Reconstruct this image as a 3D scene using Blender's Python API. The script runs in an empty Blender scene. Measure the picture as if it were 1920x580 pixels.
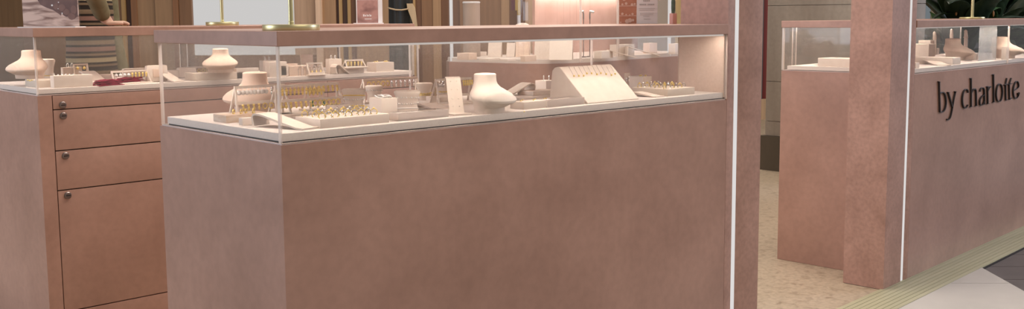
import bpy, bmesh, math, random
from mathutils import Vector, Matrix
random.seed(7)
C = bpy.context.scene.collection
PI = math.pi

# ------------------------------------------------------------------ camera
H = 1.2; F = 1907.2281; PITCH = .1108; ROLL = -.0069; YAW = .8197; CY = -44.6724
_f = Vector((math.cos(PITCH)*math.cos(YAW), math.cos(PITCH)*math.sin(YAW), -math.sin(PITCH)))
_r = Vector((math.sin(YAW), -math.cos(YAW), 0)); _u = _r.cross(_f)
RI = math.cos(ROLL)*_r + math.sin(ROLL)*_u; UP = math.cos(ROLL)*_u - math.sin(ROLL)*_r; FW = _f
O = Vector((0, 0, H))
cd = bpy.data.cameras.new('camera'); cam = bpy.data.objects.new('camera', cd); C.objects.link(cam)
cam.matrix_world = Matrix(((RI.x, UP.x, -FW.x, 0), (RI.y, UP.y, -FW.y, 0), (RI.z, UP.z, -FW.z, H), (0, 0, 0, 1)))
cd.sensor_width = 36; cd.lens = 36*F/1920; cd.shift_y = CY/1920; cd.clip_start = .05; cd.clip_end = 100
bpy.context.scene.camera = cam

def ray(u, v): return FW + RI*((u-960)/F) - UP*((v-290-CY)/F)
def atz(u, v, z): d = ray(u, v); return O + d*((z-H)/d.z)
def atd(u, v, dep): return O + ray(u, v)*dep
def atpl(u, v, P, n): d = ray(u, v); n = Vector(n); return O + d*((Vector(P)-O).dot(n)/d.dot(n))
def depth(P): return (P-O).dot(FW)

# ------------------------------------------------------------------ materials
MATS = {}
def nodes(name):
    m = bpy.data.materials.new(name); m.use_nodes = True; nt = m.node_tree
    for n in list(nt.nodes): nt.nodes.remove(n)
    out = nt.nodes.new('ShaderNodeOutputMaterial'); MATS[name] = m
    return m, nt, out
def noise_ramp(nt, c1, c2, scale, detail=4, coord='Object', stretch=(1, 1, 1), lo=.3, hi=.7, distort=0):
    tc = nt.nodes.new('ShaderNodeTexCoord'); mp = nt.nodes.new('ShaderNodeMapping'); mp.inputs['Scale'].default_value = stretch
    nz = nt.nodes.new('ShaderNodeTexNoise'); nz.inputs['Scale'].default_value = scale; nz.inputs['Detail'].default_value = detail
    nz.inputs['Distortion'].default_value = distort
    rp = nt.nodes.new('ShaderNodeValToRGB')
    rp.color_ramp.elements[0].position = lo; rp.color_ramp.elements[1].position = hi
    rp.color_ramp.elements[0].color = (*c1, 1); rp.color_ramp.elements[1].color = (*c2, 1)
    nt.links.new(tc.outputs[coord], mp.inputs['Vector']); nt.links.new(mp.outputs[0], nz.inputs['Vector']); nt.links.new(nz.outputs['Fac'], rp.inputs['Fac'])
    return rp.outputs['Color'], nz.outputs['Fac']
def pbr(name, c1, c2=None, rough=.5, metal=0, spec=.5, scale=8, detail=4, bump=0, stretch=(1, 1, 1), lo=.3, hi=.7, distort=0, fine=None):
    m, nt, out = nodes(name); b = nt.nodes.new('ShaderNodeBsdfPrincipled'); nt.links.new(b.outputs[0], out.inputs[0])
    b.inputs['Roughness'].default_value = rough; b.inputs['Metallic'].default_value = metal; b.inputs['Specular IOR Level'].default_value = spec
    c2 = c2 or tuple(min(1, x*1.06) for x in c1)
    col, fac = noise_ramp(nt, c1, c2, scale, detail, stretch=stretch, lo=lo, hi=hi, distort=distort)
    if fine:
        col2, f2 = noise_ramp(nt, (fine[1],)*3, (1, 1, 1), fine[0], 6, lo=.3, hi=.62)
        mx = nt.nodes.new('ShaderNodeMix'); mx.data_type = 'RGBA'; mx.blend_type = 'MULTIPLY'; mx.inputs['Factor'].default_value = 1
        nt.links.new(col, mx.inputs['A']); nt.links.new(col2, mx.inputs['B']); col = mx.outputs['Result']
    nt.links.new(col, b.inputs['Base Color'])
    if bump:
        bp = nt.nodes.new('ShaderNodeBump'); bp.inputs['Strength'].default_value = bump; bp.inputs['Distance'].default_value = .002
        nt.links.new(fac, bp.inputs['Height']); nt.links.new(bp.outputs[0], b.inputs['Normal'])
    return m
def emit(name, col, s):
    m, nt, out = nodes(name); e = nt.nodes.new('ShaderNodeEmission'); e.inputs[0].default_value = (*col, 1); e.inputs[1].default_value = s
    nt.links.new(e.outputs[0], out.inputs[0]); return m
def glass(name, tint, refl=1.0, haze=0, dc=(.85, .82, .79)):
    m, nt, out = nodes(name)
    t = nt.nodes.new('ShaderNodeBsdfTransparent'); t.inputs[0].default_value = (*tint, 1)
    g = nt.nodes.new('ShaderNodeBsdfGlossy'); g.inputs['Roughness'].default_value = .03
    fr = nt.nodes.new('ShaderNodeFresnel'); fr.inputs[0].default_value = 1.4
    mul = nt.nodes.new('ShaderNodeMath'); mul.operation = 'MULTIPLY'; mul.inputs[1].default_value = refl; mul.use_clamp = True
    mx = nt.nodes.new('ShaderNodeMixShader')
    ge = nt.nodes.new('ShaderNodeNewGeometry'); sb = nt.nodes.new('ShaderNodeMath'); sb.operation = 'SUBTRACT'; sb.inputs[0].default_value = refl
    nt.links.new(ge.outputs['Backfacing'], sb.inputs[1]); sb.use_clamp = True
    nt.links.new(fr.outputs[0], mul.inputs[0]); nt.links.new(sb.outputs[0], mul.inputs[1]); nt.links.new(mul.outputs[0], mx.inputs[0])
    src = t.outputs[0]
    if haze:
        df = nt.nodes.new('ShaderNodeBsdfDiffuse'); df.inputs[0].default_value = (*dc, 1)
        m2 = nt.nodes.new('ShaderNodeMixShader'); m2.inputs[0].default_value = haze
        nt.links.new(t.outputs[0], m2.inputs[1]); nt.links.new(df.outputs[0], m2.inputs[2]); src = m2.outputs[0]
    nt.links.new(src, mx.inputs[1]); nt.links.new(g.outputs[0], mx.inputs[2]); nt.links.new(mx.outputs[0], out.inputs[0])
    return m
plaster = pbr('pink_plaster', (.335, .185, .135), (.46, .265, .20), rough=.36, spec=.45, scale=3.2, detail=8, bump=.08, lo=.28, hi=.72, distort=.4, fine=(38, .90))
plaster_r = pbr('rough_pink_plaster', (.36, .20, .15), (.50, .29, .225), rough=.5, spec=.35, scale=5, detail=10, bump=.15, lo=.3, hi=.7, distort=.8, fine=(60, .82))
fabric = pbr('cream_fabric', (.72, .62, .55), (.77, .67, .60), rough=.9, spec=.1, scale=300, detail=2)
suede = pbr('peach_suede', (.74, .55, .43), (.80, .61, .48), rough=.85, spec=.1, scale=40, detail=3)
suede_lt = pbr('pale_suede', (.78, .65, .55), (.82, .70, .60), rough=.85, spec=.1, scale=40, detail=3)
linen = pbr('linen_board', (.72, .60, .49), (.77, .65, .54), rough=.9, spec=.1, scale=200, detail=2)
pinkfab = pbr('pink_lining', (.70, .53, .43), (.75, .58, .48), rough=.85, spec=.1, scale=160, detail=2)
travert = pbr('travertine_block', (.62, .42, .28), (.78, .66, .54), rough=.5, scale=25, detail=6, stretch=(1, 1, 4))
gold = pbr('gold', (.80, .55, .12), (.92, .70, .24), rough=.3, metal=.4, scale=30)
silver = pbr('silver', (.8, .78, .75), (.9, .88, .85), rough=.2, metal=.85, scale=30)
pearl = pbr('pearl', (.86, .80, .74), (.92, .87, .82), rough=.25, scale=50)
emerald = pbr('green_stone', (.02, .12, .07), (.03, .2, .1), rough=.1, scale=30)
ruby = pbr('burgundy_cloth', (.17, .012, .03), (.30, .03, .06), rough=.75, spec=.2, scale=30, detail=4)
brass = pbr('brushed_brass', (.52, .45, .22), (.68, .61, .35), rough=.36, metal=.8, scale=6, stretch=(1, 1, .05))
dark = pbr('dark_gap', (.02, .015, .013), rough=.8)
steel = pbr('lock_steel', (.20, .165, .15), (.30, .25, .23), rough=.3, metal=.8, scale=60)
trimmetal = pbr('pale_trim', (.60, .50, .45), rough=.5)
black = pbr('letter_black', (.022, .018, .018), rough=.4, scale=30)
acry = glass('clear_acrylic', (.985, .98, .975), 1.0, .026)
acry_blk = glass('solid_acrylic', (.99, .96, .94), 1.2, .5, (.95, .82, .74))
edge = glass('acrylic_edge', (.97, .94, .92), 1.0, .55, (.92, .80, .72))
frost = glass('frosted_acrylic', (.94, .97, .98), 1.2, .30)
lens = emit('glass_glow', (1, .89, .82), .56)  # emissive colour standing in for light scattered in the glass top edge
led = emit('led_white', (1, .955, .935), .74)
led_case = emit('led_case', (1, .89, .79), 36); led_case_b = emit('led_case_back', (1, .89, .79), 28); led_case_r = emit('led_case_right', (1, .89, .79), 44)
led_case_s = emit('led_case_soft', (1, .89, .79), 32)
window_lit = emit('lit_window', (.60, .585, .575), 1.0)
white = pbr('white_card', (.70, .67, .66), (.73, .70, .69), rough=.6, scale=20)
greyprint = pbr('grey_print', (.34, .32, .32), rough=.8)

# ------------------------------------------------------------------ mesh builder
class MB:
    def __init__(s): s.bm = bmesh.new()
    def _mat(s, vs, M): 
        for v in vs: v.co = M @ v.co
    def box(s, x0, y0, z0, x1, y1, z1, bev=0, M=None, mi=0):
        ret = bmesh.ops.create_cube(s.bm, size=1); vs = ret['verts']
        for v in vs: v.co = Vector((x0+(v.co.x+.5)*(x1-x0), y0+(v.co.y+.5)*(y1-y0), z0+(v.co.z+.5)*(z1-z0)))
        es = {e for v in vs for e in v.link_edges}; fs = {f for v in vs for f in v.link_faces}
        for f in fs: f.material_index = mi
        if bev:
            r = bmesh.ops.bevel(s.bm, geom=list(es), offset=bev, segments=2, profile=.7, affect='EDGES')
            vs = {v for f in r['faces'] for v in f.verts} | {v for v in vs if v.is_valid}
            for f in r['faces']: f.material_index = mi
        if M: s._mat(vs, M)
        return s
    def prism(s, pts, z0, z1, M=None):           # polygon in xy, extruded in z
        a = [s.bm.verts.new((x, y, z0)) for x, y in pts]; b = [s.bm.verts.new((x, y, z1)) for x, y in pts]
        n = len(pts); s.bm.faces.new(a[::-1]); s.bm.faces.new(b)
        for i in range(n): s.bm.faces.new((a[i], a[(i+1) % n], b[(i+1) % n], b[i]))
        if M: s._mat(a+b, M)
        return s
    def loft(s, rings, cap=True):                # rings: lists of points, same length
        R = [[s.bm.verts.new(p) for p in r] for r in rings]; n = len(R[0])
        for a, b in zip(R, R[1:]):
            for i in range(n): s.bm.faces.new((a[i], a[(i+1) % n], b[(i+1) % n], b[i])).smooth = True
        if cap: s.bm.faces.new(R[0][::-1]); s.bm.faces.new(R[-1])
        return s
    def lathe(s, prof, n=32, M=None):            # prof: (radius, z)
        r = [[Vector((q*math.cos(2*PI*i/n), q*math.sin(2*PI*i/n), z)) for i in range(n)] for q, z in prof]
        if M: r = [[M @ p for p in k] for k in r]
        return s.loft(r)
    def tube(s, pts, r, n=8, closed=False):
        pts = [Vector(p) for p in pts]; rings = []; m = len(pts)
        for i, p in enumerate(pts):
            a = pts[(i-1) % m] if (closed or i > 0) else p; b = pts[(i+1) % m] if (closed or i < m-1) else p
            t = (b-a).normalized(); x = t.orthogonal().normalized() if abs(t.z) > .95 else t.cross(Vector((0, 0, 1))).normalized(); y = t.cross(x)
            rr = r[i] if isinstance(r, (list, tuple)) else r
            rings.append([p + x*rr*math.cos(2*PI*k/n) + y*rr*math.sin(2*PI*k/n) for k in range(n)])
        if closed: rings.append(rings[0])
        if closed:
            R = [[s.bm.verts.new(p) for p in q] for q in rings[:-1]]
            for j in range(m):
                a, b = R[j], R[(j+1) % m]
                for i in range(n): s.bm.faces.new((a[i], a[(i+1) % n], b[(i+1) % n], b[i])).smooth = True
        else: s.loft(rings)
        return s
    def ball(s, c, r, sz=(1, 1, 1), u=10, v=6):
        q = bmesh.ops.create_uvsphere(s.bm, u_segments=u, v_segments=v, radius=r)
        for w in q['verts']:
            w.co = Vector((w.co.x*sz[0], w.co.y*sz[1], w.co.z*sz[2])) + Vector(c)
            for f in w.link_faces: f.smooth = True
        return s
    def sheet(s, prof, x0, x1, t):               # profile (y,z) polyline thickened by t, extruded along x
        P = [Vector((0, y, z)) for y, z in prof]; up = []; dn = []
        for i, p in enumerate(P):
            a = P[max(i-1, 0)]; b = P[min(i+1, len(P)-1)]; d = (b-a).normalized(); n = Vector((0, -d.z, d.y))
            up.append(p+n*t/2); dn.append(p-n*t/2)
        ring = up+dn[::-1]
        A = [s.bm.verts.new((x0, q.y, q.z)) for q in ring]; B = [s.bm.verts.new((x1, q.y, q.z)) for q in ring]; n = len(ring); m = len(P)
        for i in range(n):
            f = s.bm.faces.new((A[i], A[(i+1) % n], B[(i+1) % n], B[i]))
        for i in range(m-1):
            s.bm.faces.new((A[i+1], A[i], A[n-1-i], A[n-2-i])); s.bm.faces.new((B[i], B[i+1], B[n-2-i], B[n-1-i]))
        return s
    def obj(s, name, mats, parent=None, bevel=0, subsurf=0):
        bmesh.ops.recalc_face_normals(s.bm, faces=s.bm.faces[:])
        me = bpy.data.meshes.new(name); s.bm.to_mesh(me); s.bm.free(); me.set_sharp_from_angle(angle=.65)
        for m in (mats if isinstance(mats, (list, tuple)) else [mats]): me.materials.append(m)
        o = bpy.data.objects.new(name, me); C.objects.link(o)
        if parent: o.parent = parent
        if bevel: b = o.modifiers.new('bevel', 'BEVEL'); b.width = bevel; b.segments = 2; b.limit_method = 'ANGLE'
        if subsurf: q = o.modifiers.new('sub', 'SUBSURF'); q.levels = q.render_levels = subsurf
        return o
def tag(o, label, cat, group=None):
    o['label'] = label; o['category'] = cat
    if group: o['group'] = group
    return o
def thing(name, label, cat, loc=(0, 0, 0), rz=0, group=None):
    o = bpy.data.objects.new(name, None); C.objects.link(o); o.empty_display_size = .05
    o.location = loc; o.rotation_euler = (0, 0, rz); return tag(o, label, cat, group)
def struct(o): o['kind'] = 'structure'; return o
def copy_tree(o, parent=None):
    c = o.copy(); C.objects.link(c)
    if parent: c.parent = parent
    for ch in list(o.children): copy_tree(ch, c)
    return c

# ------------------------------------------------------------------ frames (counter-local coordinates)
class Frame:
    def __init__(s, x, y, rz): s.o = Vector((x, y, 0)); s.rz = rz; s.M = Matrix.Translation(s.o) @ Matrix.Rotation(rz, 4, 'Z'); s.I = s.M.inverted()
    def w(s, x, y, z=0): return s.M @ Vector((x, y, z))
    def l(s, P): return s.I @ P
    def z(s, u, v, z): return s.l(atz(u, v, z))
    def front(s, u, v, y=0):                      # pixel on the plane local y = const
        return s.l(atpl(u, v, s.w(0, y), s.M.to_3x3() @ Vector((0, 1, 0))))
G = .939; ZS = 1.1434; ZT = 1.1755; DK = G+.020      # glass foot, slab underside, slab top, deck top
FM = Frame(1.0952, 1.8858, .0026); LM, DM = 1.6038, .588
FL = Frame(1.222, 3.765, .0); LL, DL = 1.675, .62
FR = Frame(4.154, 2.074, .0516); LR, DR = 2.45, .635
FE = Frame(4.02, 4.22, .14)

def light_strip(x0, x1, y, z, parent, mat, w=.012):
    return MB().box(x0, y-w/2, z-.0001, x1, y+w/2, z+.002).obj('light_strip', mat, parent)
def fill_end_strip(x, y0, y1, z, parent, mat, w=.012):  # extra strip across a case end, added as fill for upright faces
    return MB().box(x-w/2, y0, z-.0001, x+w/2, y1, z+.002).obj('light_strip', mat, parent)
def pane(parent, x0, y0, x1, y1, z0=G, z1=ZS, name='glass_panel'):
    m = MB().box(x0, y0, z0, x1, y1, z1)
    dx, dy = abs(x1-x0), abs(y1-y0)
    for f in m.bm.faces:                           # polished sheet: broad faces clear, narrow rims milky
        n = f.normal if f.normal.length else f.calc_center_median()
        f.normal_update(); n = f.normal
        thin = (abs(n.x) > .5 and dx > dy) or (abs(n.y) > .5 and dy > dx) or abs(n.z) > .5
        f.material_index = 1 if thin else 0
    return m.obj(name, [acry, edge], parent)

T = .0095
def case_glass(root, x0, y0, x1, y1, right=True, doors=True, z1=ZS):
    pane(root, x0, y0, x1, y0+T, z1=z1)                       # front
    pane(root, x0, y0+T, x0+T, y1-T, z1=z1)                   # left end
    if right: pane(root, x1-T, y0+T, x1, y1-T, z1=z1)
    xm = (x0+x1)/2
    pane(root, x0+T, y1-T, xm+.02, y1, z1=z1-.004, name='sliding_door')
    pane(root, xm-.02, y1-2*T-.002, x1-T, y1-T-.002, z1=z1-.004, name='sliding_door')

# ================================================================== setting
fl = struct(MB().box(-3, -4, -.06, 16, 16, -.012).obj('floor', pbr('mall_tile_pale', (.40, .36, .32), (.46, .42, .375), rough=.45, scale=4, detail=6)))
# pale and dark stone tiles of the mall floor, laid at 45 degrees to the kiosk
tile_dark = pbr('mall_tile_dark', (.075, .064, .058), (.11, .095, .087), rough=.4, scale=6, detail=6)
tile_pale = pbr('mall_tile_light', (.46, .43, .39), (.52, .485, .44), rough=.45, scale=5, detail=6)
a = atz(1838, 503, -.012); b = atz(1920, 549, -.012); dr = (b-a).normalized(); dn = Vector((0, 0, 1)).cross(dr)   # border line direction
if dn.x < 0: dn = -dn
mb = MB(); ang = math.atan2(dr.y, dr.x)
for i in range(-4, 9):
    w = .57; o = a + dr*(.31 + (i-1)*w)
    M = Matrix.Translation(o) @ Matrix.Rotation(ang, 4, 'Z'); s = 1 if (Matrix.Rotation(ang, 3, 'Z') @ Vector((0, 1, 0))).dot(dn) > 0 else -1
    for k in range(3):
        y0, y1 = sorted((s*-.001 - s*(k*.85+.002), -s*((k+1)*.85-.002))); mb.box(.002, y0, .0002, w-.002, y1, .008, M=M)
struct(mb.obj('floor_pale_tiles', tile_pale))
mb = MB()
for i in range(-8, 18):
    w = .245; o = a + dr*(-.02+(i)*w); M = Matrix.Translation(o) @ Matrix.Rotation(ang+.22*0, 4, 'Z')
    y0, y1 = sorted((s*.002, s*1.9)); mb.box(.003, y0, .0002, w-.003, y1, .0022, M=M)
struct(mb.obj('floor_dark_tiles', tile_dark))
trav = pbr('travertine_floor', (.25, .18, .115), (.44, .345, .245), rough=.45, scale=20, detail=12, lo=.22, hi=.48, distort=.5, stretch=(1, 1, 1), fine=(45, .76))
mb = MB(); mb.prism([tuple(FR.w(-4.2, .01).xy), tuple(FR.w(7, .01).xy), (11.8, 7), (9, 12), (.4, 12), (-.6, 3.4)], -.011, 0)
struct(mb.obj('floor_travertine', trav))
# gilt ramp edging
gilt = pbr('gilt_ramp', (.42, .40, .25), (.54, .51, .34), rough=.45, metal=.35, scale=3, detail=5, stretch=(.3, 6, 1))
prof = [(.004, .001), (-.012, .001)]
mb = MB(); y = .012; z = .0045; pts = []
for k in range(8):
    mb.box(-1.2, y-.0205, z-.012, 7, y, z, M=FR.M @ Matrix.Rotation(0, 4, 'X')); y -= .0218; z -= .0009
mb.box(-1.2, y-.002, -.012, 7, .012, -.004, M=FR.M)
struct(mb.obj('trim_1', gilt))
struct(MB().box(-1.2, y-.012, -.0118, 7, y-.002, -.006, M=FR.M).obj('trim_2', dark))

# shop front far behind: upright panels on a wall square to the view
WD = 12.0; wc = atd(960, 245, WD); wr = Vector((math.sin(YAW), -math.cos(YAW), 0)); wn = Vector((-math.cos(YAW), -math.sin(YAW), 0))
FWall = Matrix(((wr.x, -wn.x, 0, wc.x), (wr.y, -wn.y, 0, wc.y), (0, 0, 1, 0), (0, 0, 0, 1)))   # local x right, y away, z up
WI = FWall.inverted()
def wx(u, d=0): return (WI @ atpl(u, 40, wc+wn*d, wn)).x
def wz(v, d=0): return (WI @ atpl(900, v, wc+wn*d, wn)).z
struct(MB().box(-9, .05, -.012, 9, .25, 3.2, M=FWall).obj('wall_back', pbr('shop_wall', (.30, .235, .17), (.34, .27, .20), rough=.7, scale=3)))
def wood(n, c):
    if n not in ('grey_stone_panel', 'dark_grey_panel', 'blue_grey_panel', 'black_panel'): c = (c[0]*1.15, c[1]*.96, c[2]*.86)
    return pbr(n, c, tuple(x*1.25 for x in c), rough=.55, scale=5, detail=6, stretch=(6, 6, .3))
PAL = dict(olive=wood('olive_wood', (.155, .105, .055)), tan=wood('tan_panel', (.26, .185, .11)), gold=wood('gold_panel', (.32, .235, .11)), brown=wood('brown_panel', (.11, .06, .032)),
           dk=wood('dark_brown_panel', (.05, .026, .018)), orange=wood('orange_brown_panel', (.20, .11, .055)), beige=wood('beige_column', (.36, .285, .21)), lbeige=wood('light_beige', (.50, .42, .33)),
           mid=wood('mid_brown', (.17, .105, .058)), grey=wood('grey_stone_panel', (.22, .20, .18)), dgrey=wood('dark_grey_panel', (.085, .082, .08)), blue=wood('blue_grey_panel', (.25, .30, .31)),
           yel=wood('olive_yellow_wall', (.24, .215, .115)), ylt=wood('pale_yellow_jamb', (.42, .37, .25)), ora=wood('orange_wall', (.46, .22, .06)), red=wood('red_display', (.17, .03, .025)), blk=wood('black_panel', (.012, .012, .011)),
           sand=wood('sand_panel', (.45, .36, .24)))
ti = [2]
def panel(u0, u1, c, d=.05, v0=None, v1=None, m=None):
    x0, x1 = wx(u0, d), wx(u1, d); ti[0] += 1
    z1 = 3.1 if v0 is None else wz(v0, d); z0 = 0 if v1 is None else wz(v1, d)
    return struct(MB().box(x0, -d, z0, x1, .045, z1, M=FWall).obj('trim_%d' % ti[0], m or PAL[c]))
for u0, u1, c, d in ((-60, 42, 'olive', .06), (42, 186, 'mid', .05), (186, 211, 'gold', .07), (211, 222, 'dk', .05), (222, 228.5, 'mid', .09), (228.5, 235, 'gold', .1), (235, 246.5, 'dk', .05), (246.5, 257.5, 'orange', .09),
                     (257.5, 292, 'tan', .07), (292, 325, 'tan', .09), (325, 335, 'orange', .1), (335, 337, 'dk', .05), (337, 360, 'mid', .08),
                     (552, 592, 'beige', .10), (592, 603, 'lbeige', .16), (603, 630, 'tan', .09), (630, 636, 'dk', .05), (636, 642, 'gold', .08), (642, 652, 'dk', .05), (652, 658, 'gold', .08), (658, 668, 'brown', .06),
                     (668, 729, 'tan', .09), (729, 776, 'dk', .05), (775, 779, 'gold', .1), (779, 791, 'brown', .06), (791, 812, 'mid', .07), (812, 827, 'tan', .08), (827, 862, 'brown', .06), (862, 940, 'mid', .07), (940, 955, 'tan', .08), (955, 985, 'brown', .06),
                     (985, 1060, 'beige', .08), (1423, 1432, 'dgrey', .1), (1432, 1445, 'red', .06),
                     (1728, 1744, 'blue', .09), (1744, 1773, 'yel', .07), (1773, 1777, 'ylt', .1), (1777, 1800, 'yel', .07), (1800, 1900, 'dgrey', .06), (1900, 1990, 'ora', .08)):
    panel(u0, u1, c, d)
panel(358, 600, 'mid', .12, 101, None)
panel(1423, 1445, 'sand', .14, 190, 235); panel(1423, 1445, 'dgrey', .15, 236, 258)
win = struct(MB().box(wx(360, .02), -.02, wz(100, .02), wx(554, .02), .04, 3.0, M=FWall).obj('window_1', window_lit))

# stone clad pillar beyond the passage
colx = 6.84
ya = atpl(1719, 30, (colx, 0, 0), (1, 0, 0)).y; xb = atpl(1735, 30, (0, ya, 0), (0, 1, 0)).x - colx; yl = 4.425-ya
t = thing('stone_pillar', 'grey stone clad pillar with a dark plinth behind the small end showcase', 'pillar', (colx, ya, 0))
stone = pbr('grey_stone', (.235, .195, .155), (.33, .285, .235), rough=.6, scale=2.2, detail=8, stretch=(3, 3, .5), fine=(30, .9))
mb = MB(); zs = [.27, .385, .695, 1.277, 1.86, 2.4, 3.0]
for z0, z1 in zip(zs, zs[1:]):
    mb.box(0, 0, z0+.003, xb, yl, z1-.001)
mb.box(.01, .01, .27, xb-.01, yl-.01, 3.0)
mb.obj('stone_cladding', stone, t)
MB().box(-.02, -.02, 0, xb+.02, yl+.03, .27).obj('plinth', pbr('bronze_plinth', (.075, .06, .043), (.10, .08, .058), rough=.4, scale=4), t)

# ================================================================== counters
# ---- main counter with glass showcase
t = thing('display_counter', 'large pink plaster counter in the foreground with a lit glass showcase on top', 'counter', FM.o, FM.rz); main = t
body = [(0, 0), (LM, 0), (LM, .188), (LM+.045, .188), (LM+.045, DM), (0, DM)]
MB().prism(body, 0, G-.004).obj('body', plaster, t)
MB().prism([(.004, .004), (LM-.002, .004), (LM-.002, .192), (LM+.04, .192), (LM+.04, DM-.004), (.004, DM-.004)], G-.004, G).obj('trim', trimmetal, t)
MB().prism([(.012, .012), (LM-.012, .012), (LM-.012, DM-.026), (.012, DM-.026)], G, G+.0025).obj('shadow_gap', dark, t)
MB().box(.0085, .0085, G+.0025, LM-.009, DM-.026, DK, .002).obj('display_deck', fabric, t)
case_glass(t, 0, 0, LM, DM, right=False)
MB().box(LM-.007, .0085, G+.004, LM-.001, .186, ZS-.001).obj('end_lining', pinkfab, t)
pane(t, LM-.007, .19, LM-.001, DM-.016)
MB().prism([(-.004, -.004), (LM-.001, -.004), (LM-.001, .188), (LM+.045, .188), (LM+.045, DM+.004), (-.004, DM+.004)], ZS, ZT).obj('top_slab', plaster, t, bevel=.0015)
light_strip(.03, LM-.03, .018, ZS, t, led_case); light_strip(.03, LM-.03, DM-.05, ZS, t, led_case_b); fill_end_strip(.018, .04, DM-.07, ZS, t, led_case)

MB().box(.010, .0085, ZS-.005, LM-.010, .0115, ZS).obj('glass_glow_band', lens, t)  # glowing band added to imitate the lit top edge of the front glass

# ---- left counter with locked drawers
t = thing('drawer_counter', 'pink plaster counter at the far left with locked drawers under its glass showcase', 'counter', FL.o, FL.rz); left = t
PX = .052
mb = MB(); mb.box(0, .022, 0, LL, DL, G-.004); mb.box(0, 0, 0, PX-.003, .022, G-.004)
mb.obj('body', plaster, t)
MB().box(PX-.003, .0195, .002, LL-.004, .0225, G-.006).obj('drawer_gap', dark, t)
def lockset(parent, x, z):
    M = Matrix.Translation((x, -.001, z)) @ Matrix.Rotation(PI/2, 4, 'X')
    MB().lathe([(.0125, -.004), (.0125, .004), (.010, .0065), (.0001, .0065)], 20, M).obj('lock', steel, parent)
    return MB().box(x-.008, -.0092, z-.0018, x+.008, -.0068, z+.0018).obj('key_slot', dark, parent)
zl = [(.885, .933), (.7365, .8815), (.592, .7325), (.143, .588), (.004, .139)]
lz = [.899, .860, .715, .570, None]
for c in range(2):
    x0 = PX + c*1.15; x1 = (PX+1.147, LL-.003)[c]
    for (z0, z1), l in zip(zl, lz):
        d = MB().box(x0, 0, z0, x1, .019, z1, .001).obj('drawer' if z1-z0 < .3 and l else ('door' if l else 'kick_panel'), plaster, t)
        if l and c == 0: lockset(d, x0+.033, l)
MB().box(.004, .004, G-.004, LL-.004, DL-.004, G).obj('trim', trimmetal, t)
MB().box(.0085, .0085, G+.002, LL-.0085, DL-.026, DK, .002).obj('display_deck', fabric, t)
case_glass(t, 0, 0, LL, DL)
MB().box(-.004, -.004, ZS, LL+.004, DL+.004, ZT).obj('top_slab', plaster, t, bevel=.0015)
light_strip(.03, LL-.03, .018, ZS, t, led_case_s); light_strip(.03, LL-.03, DL-.05, ZS, t, led_case_b); fill_end_strip(.018, .04, DL-.07, ZS, t, led_case_s)

# ---- right counter with the shop name
t = thing('shop_counter', 'pink counter at the right carrying the black shop lettering under a glass showcase', 'counter', FR.o, FR.rz); right = t
CX = .212
bodyR = [(.252, 0), (LR, 0), (LR, DR), (CX, DR), (CX, .188), (.252, .188)]
MB().prism(bodyR, 0.001, G-.004).obj('body', plaster, t)
MB().prism([(.256, .004), (LR-.004, .004), (LR-.004, DR-.004), (CX+.004, DR-.004), (CX+.004, .192), (.256, .192)], G-.004, G).obj('trim', trimmetal, t)
MB().prism([(.262, .0085), (LR-.009, .0085), (LR-.009, DR-.026), (CX+.0085, DR-.026), (CX+.0085, .196), (.262, .196)], G+.002, DK).obj('display_deck', fabric, t)
pane(t, .254, 0, 1.46, T); pane(t, 1.462, 0, LR, T)
pane(t, CX, .19, CX+T, DR-T); pane(t, CX, DR-T, 1.7, DR); pane(t, 1.66, DR-2*T-.002, LR, DR-T-.002)
pane(t, CX+.06, DR-.04, CX+.06+T, DR-.02)
MB().prism([(.252, -.004), (LR, -.004), (LR, DR+.004), (CX-.004, DR+.004), (CX-.004, .188), (.252, .188)], ZS, ZT).obj('top_slab', plaster, t, bevel=.0015)
light_strip(.28, LR-.03, .018, ZS, t, led_case_r); fill_end_strip(CX+.018, .2, DR-.07, ZS, t, led_case); light_strip(.28, LR-.03, DR-.05, ZS, t, led_case_r)

MB().box(.262, .0085, ZS-.004, LR-.010, .0115, ZS).obj('glass_glow_band', lens, t)  # same added glow along the top of the right front glass

# ---- LED pillars
def led_pillar(frame, x0, x1, gx0, gx1, y0, y1, label, h):
    t = thing('light_pillar', label, 'pillar', frame.w(x0, y0), frame.rz)
    w = x1-x0; a = gx0-x0; b = gx1-x0; d = y1-y0; c = (a+b)/2
    mb = MB(); mb.prism([(0, 0), (a, 0), (c-.0104, .006), (c+.0104, .006), (b, 0), (w, 0), (w, d), (0, d)], .002, h)
    mb.obj('body', plaster_r, t)
    MB().box(c-.0092, .0030, .004, c+.0092, .0057, h-.002, .002).obj('light_strip', led, t)
    MB().box(.003, .003, 0, w-.003, d-.003, .004).obj('foot', dark, t)
    return t
pl1 = led_pillar(FM, LM+.001, LM+.196, LM+.026, LM+.084, 0, .186, 'pink pillar with a white light strip at the right end of the foreground counter', 2.6)
pl2 = led_pillar(FR, 0, .251, .171, .229, 0, .186, 'pink pillar with a white light strip left of the shop lettering', 2.6)

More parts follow.
